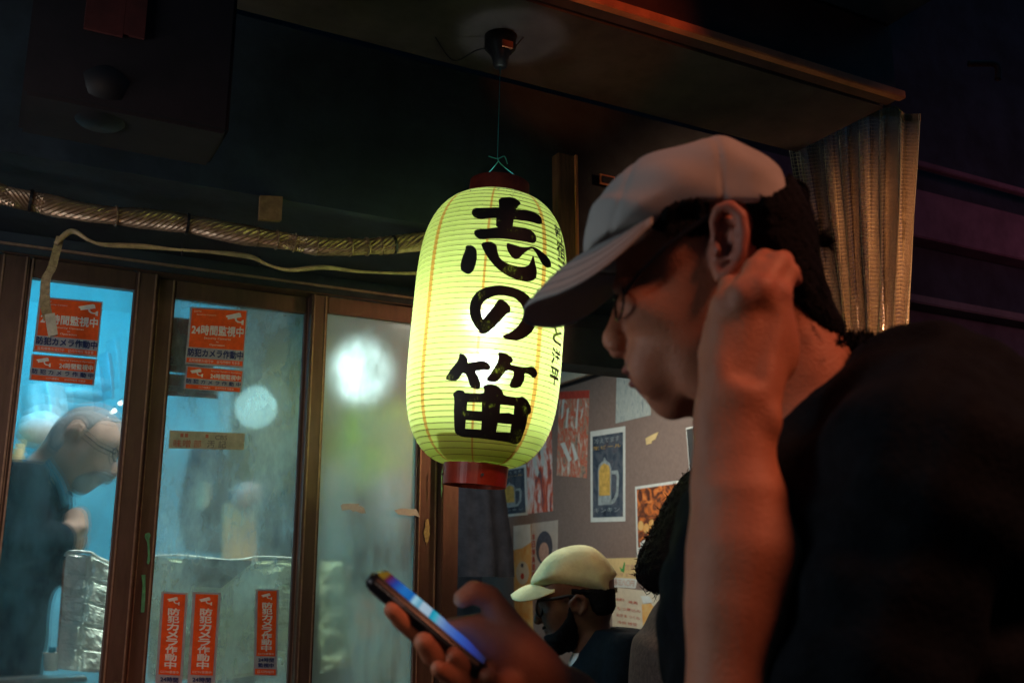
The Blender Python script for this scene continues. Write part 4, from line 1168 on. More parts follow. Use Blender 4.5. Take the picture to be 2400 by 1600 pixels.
# portrait poster (generic) and orange banner
pl, t = poster('pale poster with a woman\'s portrait, behind the yellow-lit cap', [(1246, 1226), (1308, 1218), (1306, 1400), (1246, 1404)], mat('pink_grey_paper', (0.50, 0.42, 0.36), 0.5, var=0.15, scale=15))
pl.poly('hair_print', [(.5 + .32 * math.cos(a), .34 + .22 * math.sin(a)) for a in np.linspace(0, 6.28, 18, endpoint=False)], M['ink_grey'], t, 2)
pl.poly('face_print', [(.5 + .19 * math.cos(a), .40 + .13 * math.sin(a)) for a in np.linspace(0, 6.28, 18, endpoint=False)], M['skin_print'], t, 3)
pl.poly('shirt_print', [(.12, .8), (.3, .58), (.7, .58), (.92, .8), (.92, .98), (.12, .98)], M['pale_paper'], t, 2)
for i in range(6): pl.text('lettering', '本日焼鳥酒場'[i], .03, .14 + i * .1, .16, .22 + i * .1, M['red_ink'], t, 3, .01)
pl, t = poster('orange and white paper banner with a ragged bottom edge, left of the yellow-lit cap', [(1204, 1232), (1244, 1227), (1250, 1485), (1206, 1480)], M['orange_paper'])
pl.poly('white_print', [(0, 0), (1, 0), (1, .17), (.5, .22), (0, .23)], M['pale_paper'], t, 2)
pl.poly('round_print', [(.5 + .36 * math.cos(a), .45 + .11 * math.sin(a)) for a in np.linspace(0, 6.28, 16, endpoint=False)], M['cream_paper'], t, 2)
pl.poly('red_spot', [(.5 + .10 * math.cos(a), .48 + .03 * math.sin(a)) for a in np.linspace(0, 6.28, 10, endpoint=False)], M['red_ink'], t, 3)
pl.poly('dark_spot', [(.5 + .08 * math.cos(a), .38 + .02 * math.sin(a)) for a in np.linspace(0, 6.28, 10, endpoint=False)], M['ink_grey'], t, 3)
pl.poly('round_print', [(.55 + .3 * math.cos(a), .66 + .05 * math.sin(a)) for a in np.linspace(0, 6.28, 14, endpoint=False)], M['cream_paper'], t, 2)
pl, t = poster('yellow menu sheet with a green tick, right of the yellow-lit cap', [(1418, 1308), (1494, 1306), (1494, 1356), (1432, 1352)], M['yellow_paper'], 'menu')
pl.poly('green_tick', [(.42, .42), (.50, .55), (.60, .20), (.63, .24), (.55, .72), (.45, .66)], mat('green_ink', (0.06, 0.30, 0.08), 0.6), t, 2)
pl.text('lettering', '定食', .62, .3, .92, .6, M['skin_print'], t, 2, 0)
pl.text('lettering', 'おすすめ', .2, .74, .9, .92, M['skin_print'], t, 2, 0)
pl, t = poster('white price strip pinned under the yellow menu sheet', [(1434, 1352), (1494, 1356), (1490, 1378), (1434, 1374)], M['pale_paper'], 'menu')
pl.text('lettering', '各三八〇円', .1, .15, .92, .8, M['skin_print'], t, 2, 0.01)
pl, t = poster('large cream menu sheet with rows of red writing behind the seated man', [(1433, 1374), (1548, 1388), (1548, 1500), (1436, 1480)], M['cream_paper'], 'menu')
for i, (s_, u, v, wd) in enumerate((('お品書き', .06, .22, .22), ('焼鳥', .36, .25, .2), ('もつ煮込み', .12, .42, .5), ('ねぎま つくね', .1, .57, .5), ('冷奴 枝豆', .12, .72, .42))):
    pl.text('lettering', s_, u, v, u + wd, v + .07, M['red_ink'], t, 2, 0)
pl.poly('food_print', [(.64, .3), (.82, .25), (.98, .45), (.9, .75), (.66, .78)], M['orange_paper'], t, 2)
pl.poly('food_print', [(.62, .12), (.8, .1), (.86, .22), (.68, .28)], M['pale_paper'], t, 3)
scrap('small yellow scrap of tape alone on the brown wall', [z3(1265, 790), z3(1330, 755), z3(1372, 738), z3(1345, 800), z3(1318, 812), z3(1315, 832), z3(1272, 842)], 0, M['yellow_paper'], f=lambda a, b: onX(a, b, XP - 0.001), n=(-1, 0, 0))
# panel edge and framed bright mirror at the right end of the wall
q0 = onX(1638, 1000, XP); q1 = onX(1648, 1000, XP)
pst = thing('wall_post', (XP - .02, q0[1], .06), 'pale upright post at the near end of the brown wall, between chin and forearm', 'post')
MB().box(XP - 0.03, XP, q1[1] - 0.05, q0[1] - 0.025, .06, 2.40, .002).build('post_body', M['cream_paper'], pst)
MB().box(XP - 0.032, XP, q0[1] - 0.0245, q0[1], .06, 2.40, .002).build('dark_groove', M['tie'], pst)
pl = Plate([z3(1598, 705), z3(1690, 685), z3(1706, 1000), z3(1628, 1085)], lambda a, b: onX(a, b, XP - .004), (-.003, 0, 0))
t = thing('steel_plate', pl.at(.5, 1), 'shiny steel plate with a white rim on the brown wall, beside the chin', 'plate')
pl.rect('plate_rim', 0, 0, 1, 1, M['pale_paper'], t, 1)
pl.rect('plate_face', .1, .04, .95, .95, M['steel'], t, 2)
# cornice along the brown wall
q = onX(1440, 845, XP)
zc0 = onX(1306, 895, XP - .03)[2]
co = thing('cornice', (XP - .04, 4, 2.3), 'cream double cornice strip above the brown wall', 'cornice')
MB().box(XP - 0.045, XP - .001, 2.6, 5.8, 2.385, 2.425, .004).build('lower_strip', M['cream_paper'], co)
MB().box(XP - 0.03, XP - .001, 2.6, 5.8, 2.426, 2.488, .002).build('upper_strip', M['cream_wall'], co)
MB().box(XP - 0.012, XP - .001, 2.6, 5.8, 2.368, 2.384).build('shadow_gap', M['tie'], co)
lt = thing('ceiling_light', (2.15, 4.1, 2.45), 'white ceiling light glowing just above the wall edge under the cap brim', 'ceiling light')
MB().box(2.0, 2.3, 3.55, 4.7, 2.462, 2.488, .004).build('light_body', M['pale_paper'], lt)
MB().box(2.03, 2.27, 3.58, 4.67, 2.452, 2.461).build('light_panel', emat('light_panel', (1.0, 0.92, 0.78), 1.6), lt)

# hanging coats on the back wall seen below the lantern
M['navy_cloth'] = mat('navy_cloth', (0.010, 0.016, 0.030), 0.9, var=0.4, scale=14, bump=0.3, spec=0.2)
M['grey_cloth'] = mat('charcoal_cloth', (0.03, 0.03, 0.038), 0.9, var=0.35, scale=14, bump=0.3, spec=0.2)
M['blue_cloth'] = mat('pale_blue_cloth', (0.25, 0.42, 0.52), 0.8, var=0.35, scale=10)
M['black_cloth'] = mat('black_cloth', (0.004, 0.007, 0.010), 0.92, var=0.35, scale=60, bump=0.2, spec=0.15)
M['brown_cloth'] = mat('brown_tweed', (0.12, 0.085, 0.075), 0.9, var=0.4, scale=120, bump=0.3)
M['white_cloth'] = mat('white_cloth', (0.62, 0.64, 0.60), 0.85, var=0.12, scale=30, bump=0.15)
def drape(name, label, pix, Y, m, cat, folds=9, depth=0.03, group=None):
    """hanging cloth: pix = left and right outline pairs from the top down"""
    rows = []
    nn = 40
    L = smooth_path([onY(a, b, Y) for a, b, _, _ in pix], 6); R_ = smooth_path([onY(c, d, Y) for _, _, c, d in pix], 6)
    V = []; F = []
    for i, (a, b) in enumerate(zip(L, R_)):
        for j in range(nn + 1):
            u = j / nn
            amp = depth * (0.35 + 0.65 * i / len(L))
            V.append(a * (1 - u) + b * u + np.array([0, amp * (math.sin(u * folds * 2 + 1.3) * 0.5 + 0.5 * math.sin(u * folds * 0.9 + i * 0.05)) - depth * 1.6 * math.sin(math.pi * u), 0]))
    for i in range(len(L) - 1):
        for j in range(nn): F.append([i * (nn + 1) + j, i * (nn + 1) + j + 1, (i + 1) * (nn + 1) + j + 1, (i + 1) * (nn + 1) + j])
    nV = len(V)
    V += [v + np.array([0, 0.035, 0]) for v in V]
    F += [[a + nV for a in f[::-1]] for f in F]
    o = mesh_obj(name, V, F, m, None, True)
    return tag(o, label, cat, group)
drape('hanging_coat', 'dark coat hanging behind the frame, directly under the lantern\'s red ring', [(1085, 1120, 1160, 1120), (1065, 1150, 1182, 1135), (1060, 1230, 1195, 1220), (1058, 1300, 1205, 1290), (1060, 1350, 1208, 1352)], 4.9, M['grey_cloth'], 'coat')
drape('hanging_towel', 'striped blue and white cloth strip hanging left of the dark coat', [(1050, 1120, 1076, 1120), (1050, 1170, 1072, 1170), (1050, 1240, 1066, 1240)], 4.5, M['blue_cloth'], 'towel', 3, 0.01)
# blurred things behind the steamed-up window
drape('hanging_apron', 'dark garment hanging behind the steamed-up window, under the tape label', [(455, 1040, 520, 1040), (440, 1100, 540, 1110), (425, 1200, 545, 1200), (440, 1290, 530, 1300)], 3.9, M['navy_cloth'], 'garment', 6)
drape('hanging_bag', 'yellowish bag hanging in front of the dark garment in the kitchen', [(470, 1130, 488, 1130), (466, 1160, 492, 1160), (462, 1192, 486, 1190)], 3.8, M['yellow_paper'], 'bag', 2, .01)
drape('hanging_jacket', 'dark jacket on the kitchen wall, right part of the steamed-up window', [(600, 990, 690, 985), (585, 1080, 700, 1080), (590, 1200, 700, 1200), (600, 1300, 700, 1300)], 4.0, M['grey_cloth'], 'jacket', 6)
scrap('pale board standing behind the steamed-up window', [(525, 1180), (600, 1175), (602, 1320), (522, 1320)], 3.7, M['yellow_paper'], 'board', name='board', th=.02)
o = MB().add(*lathe(onY(577, 1165, 3.6), [(-.06, .001), (-.05, .02), (-.02, .05), (0.02, 0.055), (.05, .04), (.055, .001)])).build('hanging_ladle_bowl', mat('pink_bowl', (0.55, 0.36, 0.32), 0.4), None, True)
tag(o, 'small pink-grey bowl hanging in the steamed-up window under a red knob', 'bowl')
rk = thing('ornament', onY(577, 1138, 3.6), 'tiny red ornament hanging above the pink-grey bowl', 'ornament'); MB().add(*lathe(onY(577, 1138, 3.6), [(-.015, .001), (-.012, .012), (.012, .012), (.015, .001)])).build('knob_body', M['red_plastic'], rk, True)
drape('pale_cloth', 'pale narrow cloth hanging at the left edge inside the greasy window', [(770, 1090, 812, 1090), (772, 1160, 806, 1160), (770, 1240, 800, 1250), (770, 1310, 792, 1310)], 3.6, M['white_cloth'], 'cloth', 3, .02)
drape('pale_cloth', 'pale pointed cloth hanging in the middle of the greasy window', [(888, 1110, 975, 1100), (892, 1170, 960, 1180), (902, 1220, 930, 1235), (912, 1262, 918, 1262)], 3.4, M['white_cloth'], 'cloth', 3, .02)
drape('green_glow_cloth', 'added yellow-green cloth for the green glow in the middle of the greasy window', [(828, 945, 992, 940), (812, 1000, 1000, 1000), (802, 1060, 1000, 1060), (820, 1120, 985, 1115), (850, 1150, 960, 1145)], 3.75, mat('green_yellow_cloth', (0.40, 0.72, 0.05), 0.7, var=0.5, scale=9), 'glow cloth', 4, .03)  # cloth added so that this pane shows a green glow
drape('dark_noren', 'dark cloth hanging inside the greasy window between the pale cloths', [(818, 1150, 900, 1150), (814, 1230, 905, 1240), (812, 1320, 915, 1330), (812, 1420, 920, 1420)], 3.5, M['navy_cloth'], 'cloth', 5, .03)
# lamps seen through the glass
def bulb(label, px, py, Y, r, col, st, name='glowing_bulb', power=0):
    c = onY(px, py, Y)
    t = thing(name, c - [0, 0, r], label, 'lamp')
    MB().add(*lathe(c, [(-r, .001), (-r * .8, r * .6), (-r * .3, r * .95), (r * .3, r * .95), (r * .8, r * .55), (r, r * .3)], 16)).build('bulb', emat(name + '_glow', col, st), t, True)
    MB().add(*lathe(c, [(r, .001), (r, r * .32), (r * 1.9, r * .32), (r * 1.9, .001)], 16)).build('socket', M['tie'], t, True)
    if power:
        l = lamp('bulb_light', 'POINT', c, power, col, r * 2.8)
        l.parent = t; l.location = l.location - Vector(org(t).tolist())
    return t
bulb('large white lamp glowing through the top of the greasy window', 846, 872, 3.25, 0.10, (0.75, 1.0, 0.97), 6)
bulb('white lamp glowing through the steamed-up window on the right of the tape label', 600, 955, 3.5, 0.075, (0.5, 0.95, 1.0), 1.3)
bulb('tiny white lamp, left one of the pair above the cook\'s forehead', 268, 962, 3.6, 0.009, (1, .98, .9), 4)
bulb('tiny white lamp, right one of the pair above the cook\'s forehead', 281, 945, 3.6, 0.008, (1, .98, .9), 4)
# round pale extractor shapes on the kitchen wall
M['white_enamel'] = mat('white_enamel', (0.78, 0.80, 0.80), 0.3, var=0.15, scale=6)
def blob(name, label, px, py, Y, r, m, cat):
    c = onY(px, py, Y)
    V, F = lathe(c, [(-r[2], .001), (-r[2] * .85, r[0] * .55), (-r[2] * .4, r[0] * .93), (r[2] * .1, r[0]), (r[2] * .6, r[0] * .8), (r[2] * .95, r[0] * .3), (r[2], .001)], 20)
    return tag(mesh_obj(name, V, F, m, None, True), label, cat)
blob('round_pot', 'round pale pot gleaming behind the cook\'s neck', 98, 1008, 3.35, (0.075, 0, 0.06), M['white_enamel'], 'pot')
blob('paper_lampshade', 'pale hanging shade above the cook\'s head', 190, 925, 4.0, (0.09, 0, 0.03), M['white_enamel'], 'lampshade')
drape('hanging_plastic_bag', 'crumpled pale plastic bags hanging under the orange stickers', [(40, 905, 150, 905), (45, 950, 160, 960), (60, 985, 150, 985)], 3.9, M['white_enamel'], 'plastic bag', 8, .05)
drape('hanging_plastic_bag', 'pale strip of plastic hanging right of the lower sticker', [(232, 830, 262, 830), (238, 880, 268, 880), (245, 935, 270, 935)], 3.9, M['blue_cloth'], 'plastic bag', 3, .03)
sh = onY(20, 1075, 3.2)
o = MB().box(-1.2, onY(50, 1075, 3.2)[0], 3.15, 3.3, sh[2] - .008, sh[2] + .012, .003).build('kitchen_shelf', M['yellow_paper']); tag(o, 'bright shelf edge at the far left behind the glass', 'shelf')
o = MB().add(*lathe(onY(38, 1115, 3.15), [(-.09, .001), (-.09, .03), (.03, .032), (.06, .014), (.09, .014), (.09, .001)], 16)).build('sauce_bottle', M['yellow_paper'], None, True); tag(o, 'amber sauce bottle behind the cook\'s shoulder at the left edge', 'bottle')
# shelf + counter
zsh = onY(120, 1588, 2.52)[2]
o = MB().box(-1.5, 0.26, 2.516, 2.60, zsh - .012, zsh, .003).build('inner_sill_shelf', M['steel']); tag(o, 'steel shelf edge along the bottom of the cyan-lit window', 'shelf')
o = MB().box(-1.5, 1.0, 2.75, 3.15, .85, .90, .004).build('kitchen_counter', M['steel']); tag(o, 'steel kitchen counter behind the windows in front of the cook', 'counter')
b_ = thing('plastic_cup', onY(120, 1560, 2.56), 'small white cup with a blue lid beside the left foil guard', 'cup')
MB().add(*lathe(onY(118, 1570, 2.56), [(0, .001), (0, .013), (.035, .017), (.036, .019), (.038, .019), (.038, .001)], 20)).build('cup_body', M['white_enamel'], b_, True)
MB().add(*lathe(onY(118, 1570, 2.56), [(.039, .001), (.039, .008), (.05, .007), (.05, .001)], 20)).build('lid', mat('blue_lid', (0.05, 0.35, 0.55), 0.4), b_, True)

# foil splash guards
def foil_mat(name, col, rough):
    m, t, out = nt(name)
    b = N(t, 'ShaderNodeBsdfPrincipled', Roughness=rough, Metallic=0.55); b.inputs['Base Color'].default_value = rgba(col)
    tc = N(t, 'ShaderNodeTexCoord')
    v = N(t, 'ShaderNodeTexVoronoi', Scale=38.0); t.links.new(tc.outputs['Object'], v.inputs[0])
    n = N(t, 'ShaderNodeTexNoise', Scale=22.0, Detail=7.0, Distortion=1.2); t.links.new(tc.outputs['Object'], n.inputs[0])
    a = N(t, 'ShaderNodeMath', _operation='ADD'); t.links.new(v.outputs[0], a.inputs[0]); t.links.new(n.outputs[0], a.inputs[1])
    bp = N(t, 'ShaderNodeBump', Strength=0.7, Distance=0.012); t.links.new(a.outputs[0], bp.inputs['Height']); t.links.new(bp.outputs[0], b.inputs['Normal'])
    t.links.new(b.outputs[0], out.inputs[0])
    return m
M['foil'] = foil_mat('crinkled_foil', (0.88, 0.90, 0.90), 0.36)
M['foil_green_lit'] = foil_mat('green_lit_foil', (0.80, 0.88, 0.62), 0.38)  # same foil with the green lantern light put into its colour
M['foil_mark'] = mat('foil_stain', (0.30, 0.10, 0.04), 0.6, var=0.4, scale=80)
def foil_panel(name, c4, m, par, nu=70, nv=70, rows=5, seed=0, amp=0.006):
    """embossed crinkled sheet over four 3D corners TL,TR,BR,BL"""
    c4 = [np.array(c, float) for c in c4]
    nn = np.cross(c4[1] - c4[0], c4[3] - c4[0]); nn /= np.linalg.norm(nn)
    if nn[1] > 0: nn = -nn
    r_ = np.random.default_rng(seed)
    ph = r_.random(12) * 6.28; fq = 2 + r_.random(12) * 14; dr = r_.random(12) * 6.28
    V = []; F = []
    for j in range(nv + 1):
        for i in range(nu + 1):
            u, v = i / nu, j / nv
            p = (c4[0] * (1 - u) + c4[1] * u) * (1 - v) + (c4[3] * (1 - u) + c4[2] * u) * v
            e = sum(math.sin(fq[k] * (u * math.cos(dr[k]) + v * math.sin(dr[k])) + ph[k]) for k in range(12)) / 12
            fr_v = (v * rows) % 1
            em = 1.0 if (0.12 < fr_v < 0.88 and 0.10 < u < 0.90) else 0.0
            tr_ = (1 - abs(fr_v - 0.5) * 2) * (0.6 if em else 0)
            V.append(p + nn * (amp * e * 1.3 + em * 0.004 + tr_ * 0.004) + nn * (0.002 * (r_.random() - .5)))
    for j in range(nv):
        for i in range(nu):
            a = j * (nu + 1) + i
            F.append([a, a + 1, a + nu + 2, a + nu + 1])
    nV = len(V)
    return mesh_obj(name, V, F, m, par, False)
def q2(x, y, Y): return onY(x * K, y * K, Y)
fg = thing('foil_guard', q2(195, 1545, 2.56), 'crumpled silver foil tray standing on end in the bottom of the cyan-lit window', 'foil tray', 'foil guards behind the windows')
foil_panel('side_panel', [q2(152, 1268, 2.56), q2(210, 1275, 2.54), q2(178, 1540, 2.54), q2(130, 1535, 2.56)], M['foil'], fg, 30, 70, 5, 1)
foil_panel('face_panel', [q2(208, 1274, 2.545), q2(262, 1300, 2.62), q2(240, 1545, 2.62), q2(178, 1540, 2.545)], M['foil'], fg, 40, 70, 5, 2)
MB().tube(smooth_path([q2(150, 1276, 2.56), q2(160, 1266, 2.555), q2(205, 1268, 2.54), q2(225, 1280, 2.55), q2(262, 1296, 2.61)], 5), 0.0035, 8).build('rolled_rim', M['foil'], fg, True)
MB().quadslab([q2(146, 1285, 2.566), q2(152, 1285, 2.566), q2(133, 1540, 2.566), q2(127, 1535, 2.566)], (0, 1, 0), .001).build('stained_edge', M['foil_mark'], fg)
fg = thing('foil_guard', q2(450, 1545, 2.58), 'wide foil guard folded open behind the upright orange stickers', 'foil tray', 'foil guards behind the windows')
foil_panel('face_panel', [q2(350, 1278, 2.60), q2(530, 1290, 2.54), q2(515, 1560, 2.54), q2(340, 1560, 2.60)], M['foil_green_lit'], fg, 80, 60, 4, 3)
foil_panel('face_panel', [q2(531, 1290, 2.54), q2(700, 1284, 2.58), q2(690, 1535, 2.58), q2(516, 1560, 2.54)], M['foil_green_lit'], fg, 80, 60, 5, 4)
V_, F_ = [], []
MB().quadslab([q2(418, 1282, 2.535), q2(585, 1287, 2.533), q2(508, 1350, 2.53), q2(418, 1342, 2.533)], (0, 1, 0), .002).build('folded_flap', foil_mat('dark_foil', (0.10, 0.12, 0.11), 0.25), fg)
MB().tube(smooth_path([q2(350, 1277, 2.60), q2(420, 1275, 2.57), q2(530, 1286, 2.535), q2(600, 1278, 2.555), q2(700, 1283, 2.58)], 5), 0.0025, 8).build('rolled_rim', M['foil'], fg, True)
fg = thing('foil_guard', q2(775, 1535, 2.55), 'green-lit foil guard in the bottom left of the greasy window', 'foil tray', 'foil guards behind the windows')
foil_panel('face_panel', [q2(735, 1290, 2.58), q2(790, 1288, 2.52), q2(808, 1530, 2.52), q2(735, 1545, 2.58)], M['foil_green_lit'], fg, 40, 70, 5, 5)
foil_panel('side_panel', [q2(790, 1288, 2.52), q2(806, 1300, 2.54), q2(812, 1528, 2.54), q2(808, 1530, 2.52)], M['foil'], fg, 12, 60, 1, 6)
drape('plastic_sheet', 'green-tinged plastic sheet hanging at the right side of the steamed-up window', [(700, 722, 722, 726), (705, 800, 724, 800), (708, 900, 724, 900), (700, 1000, 722, 1000), (700, 1150, 722, 1150)], 2.48, mat('green_plastic', (0.22, 0.34, 0.10), 0.4, var=0.2), 'plastic sheet', 2, .008)
# paper with red writing inside the greasy window
pl = Plate([(905, 1490), (965, 1485), (962, 1590), (905, 1590)], lambda a, b: onY(a, b, 2.62))
t = thing('notice', pl.at(.5, 1), 'white notice with a short red line low in the greasy window', 'notice')
pl.rect('paper', 0, 0, 1, 1, M['cream_paper'], t, 1); pl.text('lettering', '営業中', .15, .5, .8, .62, M['red_ink'], t, 2, 0)

# ============================================================ people inside
M['skin_cook'] = mat('cook_skin', (0.60, 0.40, 0.31), 0.5, var=0.15, scale=30, sss=0.1)
M['skin_dark'] = mat('dark_skin', (0.13, 0.055, 0.03), 0.45, var=0.2, scale=30, sss=0.05)
M['hair_black'] = mat('black_hair', (0.006, 0.006, 0.007), 0.75, var=0.4, scale=150, bump=0.6, spec=0.12)
M['hair_grey'] = mat('grey_stubble', (0.34, 0.36, 0.38), 0.8, var=0.3, scale=200, bump=0.3)
M['lens_black'] = mat('black_plastic', (0.008, 0.008, 0.010), 0.3, var=0.1)
def zc(x, y): return (x / 3.92, 900 + y / 3.92)
# --- the cook, bent over his work
DC = 2.72
def cs(x, y, l=0.0): return SS(DC, *zc(x, y), l)
cook = thing('person', CAM + FH * DC + RV * cs(200, 1000)[0] + [0, 0, -1.35], 'bald grey-stubbled cook in navy clothes bending his head behind the cyan-lit window', 'person')
c0 = cs(600, 700)
s = Sdf(c0 + [-0.42, -1.25, -0.24], c0 + [0.34, 0.22, 0.24], 0.0065, DC)
head = [cs(*p) for p in ((395, 640), (455, 500), (530, 370), (640, 270), (760, 215), (900, 215), (1010, 260), (1100, 350), (1140, 470), (1130, 580), (1085, 650), (1050, 760), (1020, 840), (960, 880), (900, 905), (850, 945), (760, 1000), (660, 990), (590, 930), (520, 800))]
s.inflate(head, 0.06, [(head[16][1], .045), (head[13][1], .056), (head[0][1], .072), (head[4][1], .08)], 0.01)
s.cap(cs(1060, 620), cs(1085, 800), .008, .013, .01)
s.ell(cs(1075, 815), (.014, .011, .014), 0, .006)
s.ell(cs(960, 870), (.018, .008, .022), -.5, .006)
s.cap(cs(560, 720), cs(330, 900), .062, .068, .02)
COOK_A = s.A.copy()
# ear
s.chain([cs(660, 480, .075), cs(640, 410, .08), cs(690, 375, .083), cs(760, 390, .08), cs(750, 440, .08), cs(700, 500, .077)], [.006, .007, .007, .007, .006, .006], .003)
s.ell(cs(700, 430, .074), (.014, .020, .006), .5, .003); s.ell(cs(690, 450, .086), (.007, .016, .008), .5, .003, 'sub')
# arm and hand
s.cap(cs(500, 1420, .10), cs(690, 1330, .05), .034, .028, .015)
s.cap(cs(700, 1230, .03), cs(720, 1330, .03), .03, .026, .015)
for i in range(4):
    a = cs(690 + i * 22, 1330, .04 - i * .018)
    s.chain([a, a + [.012, -.03, 0], a + [.008, -.055, 0]], [.009, .008, .006], .004)
s.chain([cs(740, 1280, .05), cs(775, 1320, .06), cs(770, 1380, .05)], [.012, .010, .007], .005)
body_ = s.mesh('body', M['skin_cook'], cook)
s = Sdf(c0 + [-0.50, -1.28, -0.32], c0 + [0.32, -0.02, 0.32], 0.0075, DC)
s.inflate([cs(*p) for p in ((-400, 700), (0, 620), (200, 590), (360, 610), (450, 700), (540, 880), (590, 1100), (640, 1450), (620, 1800), (200, 1900), (-500, 1900), (-700, 1300))], .11, .19, .01)
s.chain([cs(150, 880, .15), cs(180, 1450, .17), cs(560, 1420, .10)], [.08, .06, .042], .02)
s.chain([cs(350, 900, -.15), cs(420, 1450, -.15), cs(640, 1420, -.08)], [.07, .045, .035], .02)
s.cap(cs(-100, 1500), c0 + [-.18, -1.2, 0], .17, .15, .02)
s.A += (.004 * np.sin(np.meshgrid(*s.ax, indexing='ij')[0] * 60) * np.sin(np.meshgrid(*s.ax, indexing='ij')[1] * 45 + np.meshgrid(*s.ax, indexing='ij')[0] * 30)).astype(np.float32)
s.mesh('navy_jacket', M['navy_cloth'], cook)
MB().tube(smooth_path([SS(DC, 0, 0) * 0] * 0 or [s.world(cs(450, 700, .055))[0], s.world(cs(560, 930, .05))[0], s.world(cs(610, 1120, .045))[0]], 6), .012, 10).build('collar', mat('blue_collar', (0.05, 0.22, 0.34), 0.8, var=.2), cook, True)
s2 = Sdf(c0 + [-0.42, -1.25, -0.24], c0 + [0.34, 0.22, 0.24], 0.0065, DC)
s2.shell(COOK_A, [cs(a, b, .07) for a, b in ((430, 560), (450, 400), (540, 300), (640, 200), (800, 150), (1000, 160), (1120, 250), (1130, 330), (1010, 330), (900, 350), (850, 420), (800, 440), (770, 350), (680, 340), (620, 420), (600, 560), (520, 640))], .07, .0012)
s2.mesh('stubble_hair', M['hair_grey'], cook)
gx = MB()
w_ = lambda a, b, l: s.world(cs(a, b, l))[0]
gx.tube([w_(760, 440, .076), w_(900, 560, .074), w_(1060, 640, .05)], .0022, 6)
gx.tube([w_(1060 + 26 * math.cos(a), 650 + 60 * math.sin(a), .045 - .012 * math.cos(a)) for a in np.linspace(0, 6.28, 18)], .002, 6)
gx.build('glasses', M['lens_black'], cook)
s3 = Sdf(c0 + [-0.42, -1.25, -0.24], c0 + [0.34, 0.22, 0.24], 0.0065, DC)
s3.shell(COOK_A, [cs(a, b, .05) for a, b in ((640, 900), (700, 840), (800, 800), (930, 780), (1010, 830), (1000, 880), (950, 960), (860, 1010), (760, 1040), (650, 1040), (600, 980))], .05, .003)
s3.mesh('grey_beard', M['hair_grey'], cook)

# --- seated man with the yellow-lit cap
DM = 3.25
def ms(x, y, l=0.0): return SS(DM, *z4(x, y), l)
man = thing('person', CAM + FH * DM + RV * ms(900, 1300)[0] + [0, 0, -1.35], 'bearded seated man in a pale cap and black jacket, below the posters', 'person')
m0 = ms(800, 900)
s = Sdf(m0 + [-0.17, -.42, -.13], m0 + [0.20, 0.16, 0.13], 0.0042, DM)
s.inflate([ms(*p) for p in ((430, 700), (420, 800), (455, 880), (460, 960), (490, 1040), (520, 1100), (510, 1180), (560, 1250), (660, 1270), (760, 1210), (900, 1120), (1050, 1020), (1130, 900), (1130, 760), (1120, 560), (960, 380), (780, 340), (560, 450))], .055, [(ms(500, 1270)[1], .05), (ms(500, 900)[1], .072), (ms(500, 500)[1], .078)], .01)
s.cap(ms(450, 850), ms(430, 985), .008, .012, .008); s.ell(ms(435, 1000), (.013, .011, .016), 0, .006)
s.ell(ms(525, 1085), (.014, .009, .022), 0, .004); s.ell(ms(535, 1130), (.013, .009, .02), 0, .004)
s.cap(ms(900, 1000), ms(980, 1420), .062, .07, .02)
s.cap(ms(980, 1420), ms(1050, 1560), .075, .11, .02)
MAN_A = s.A.copy()
s.chain([ms(760, 900, .076), ms(735, 830, .084), ms(790, 770, .088), ms(860, 790, .086), ms(870, 860, .084), ms(830, 930, .08)], [.006, .008, .008, .008, .008, .007], .003)
s.ell(ms(800, 850, .078), (.017, .026, .008), -.2, .004); s.ell(ms(800, 830, .09), (.010, .014, .008), 0, .003, 'sub')
s.mesh('body', M['skin_dark'], man)
s4 = Sdf(m0 + [-0.17, -.42, -.13], m0 + [0.20, 0.16, 0.13], 0.0042, DM)
s4.shell(MAN_A, [ms(a, b, .07) for a, b in ((440, 1170), (510, 1140), (590, 1110), (640, 1050), (700, 970), (716, 900), (722, 760), (756, 750), (745, 900), (775, 980), (800, 1060), (815, 1150), (800, 1240), (740, 1320), (600, 1360), (450, 1300))], .07, .0055, 1.0)
s4.ell(ms(600, 1240, 0), (.030, .026, .040), 0, .01)
s4.ell(ms(497, 1056, 0), (.010, .0045, .022), 0.3, .003)
s4.shell(MAN_A, [ms(a, b, .07) for a, b in ((740, 700), (1200, 700), (1200, 870), (1130, 930), (1060, 950), (980, 950), (930, 900), (900, 790), (850, 750), (740, 760))], .07, .004)
rn = rng.normal(0, 1, s4.A.shape).astype(np.float32) * .0014
s4.A += rn
s4.mesh('beard_and_hair', M['hair_black'], man, relax=1)
M['cap_lantern_tint'] = mat('lantern_tinted_cotton', (0.56, 0.59, 0.33), 0.85, var=0.15, scale=18, bump=0.15)  # pale cotton with the yellow-green lantern light put into its colour
s5 = Sdf(m0 + [-.2, -.05, -.12], m0 + [.16, .2, .12], .004, DM)
s5.inflate([ms(*p) for p in ((370, 660), (385, 590), (430, 520), (500, 425), (620, 340), (790, 300), (930, 318), (1040, 400), (1120, 500), (1158, 570), (1115, 640), (1105, 785), (980, 782), (780, 752), (590, 725), (480, 700))], .062, .092, .004)
cp_ = s5.mesh('cap_crown', M['cap_lantern_tint'], man)
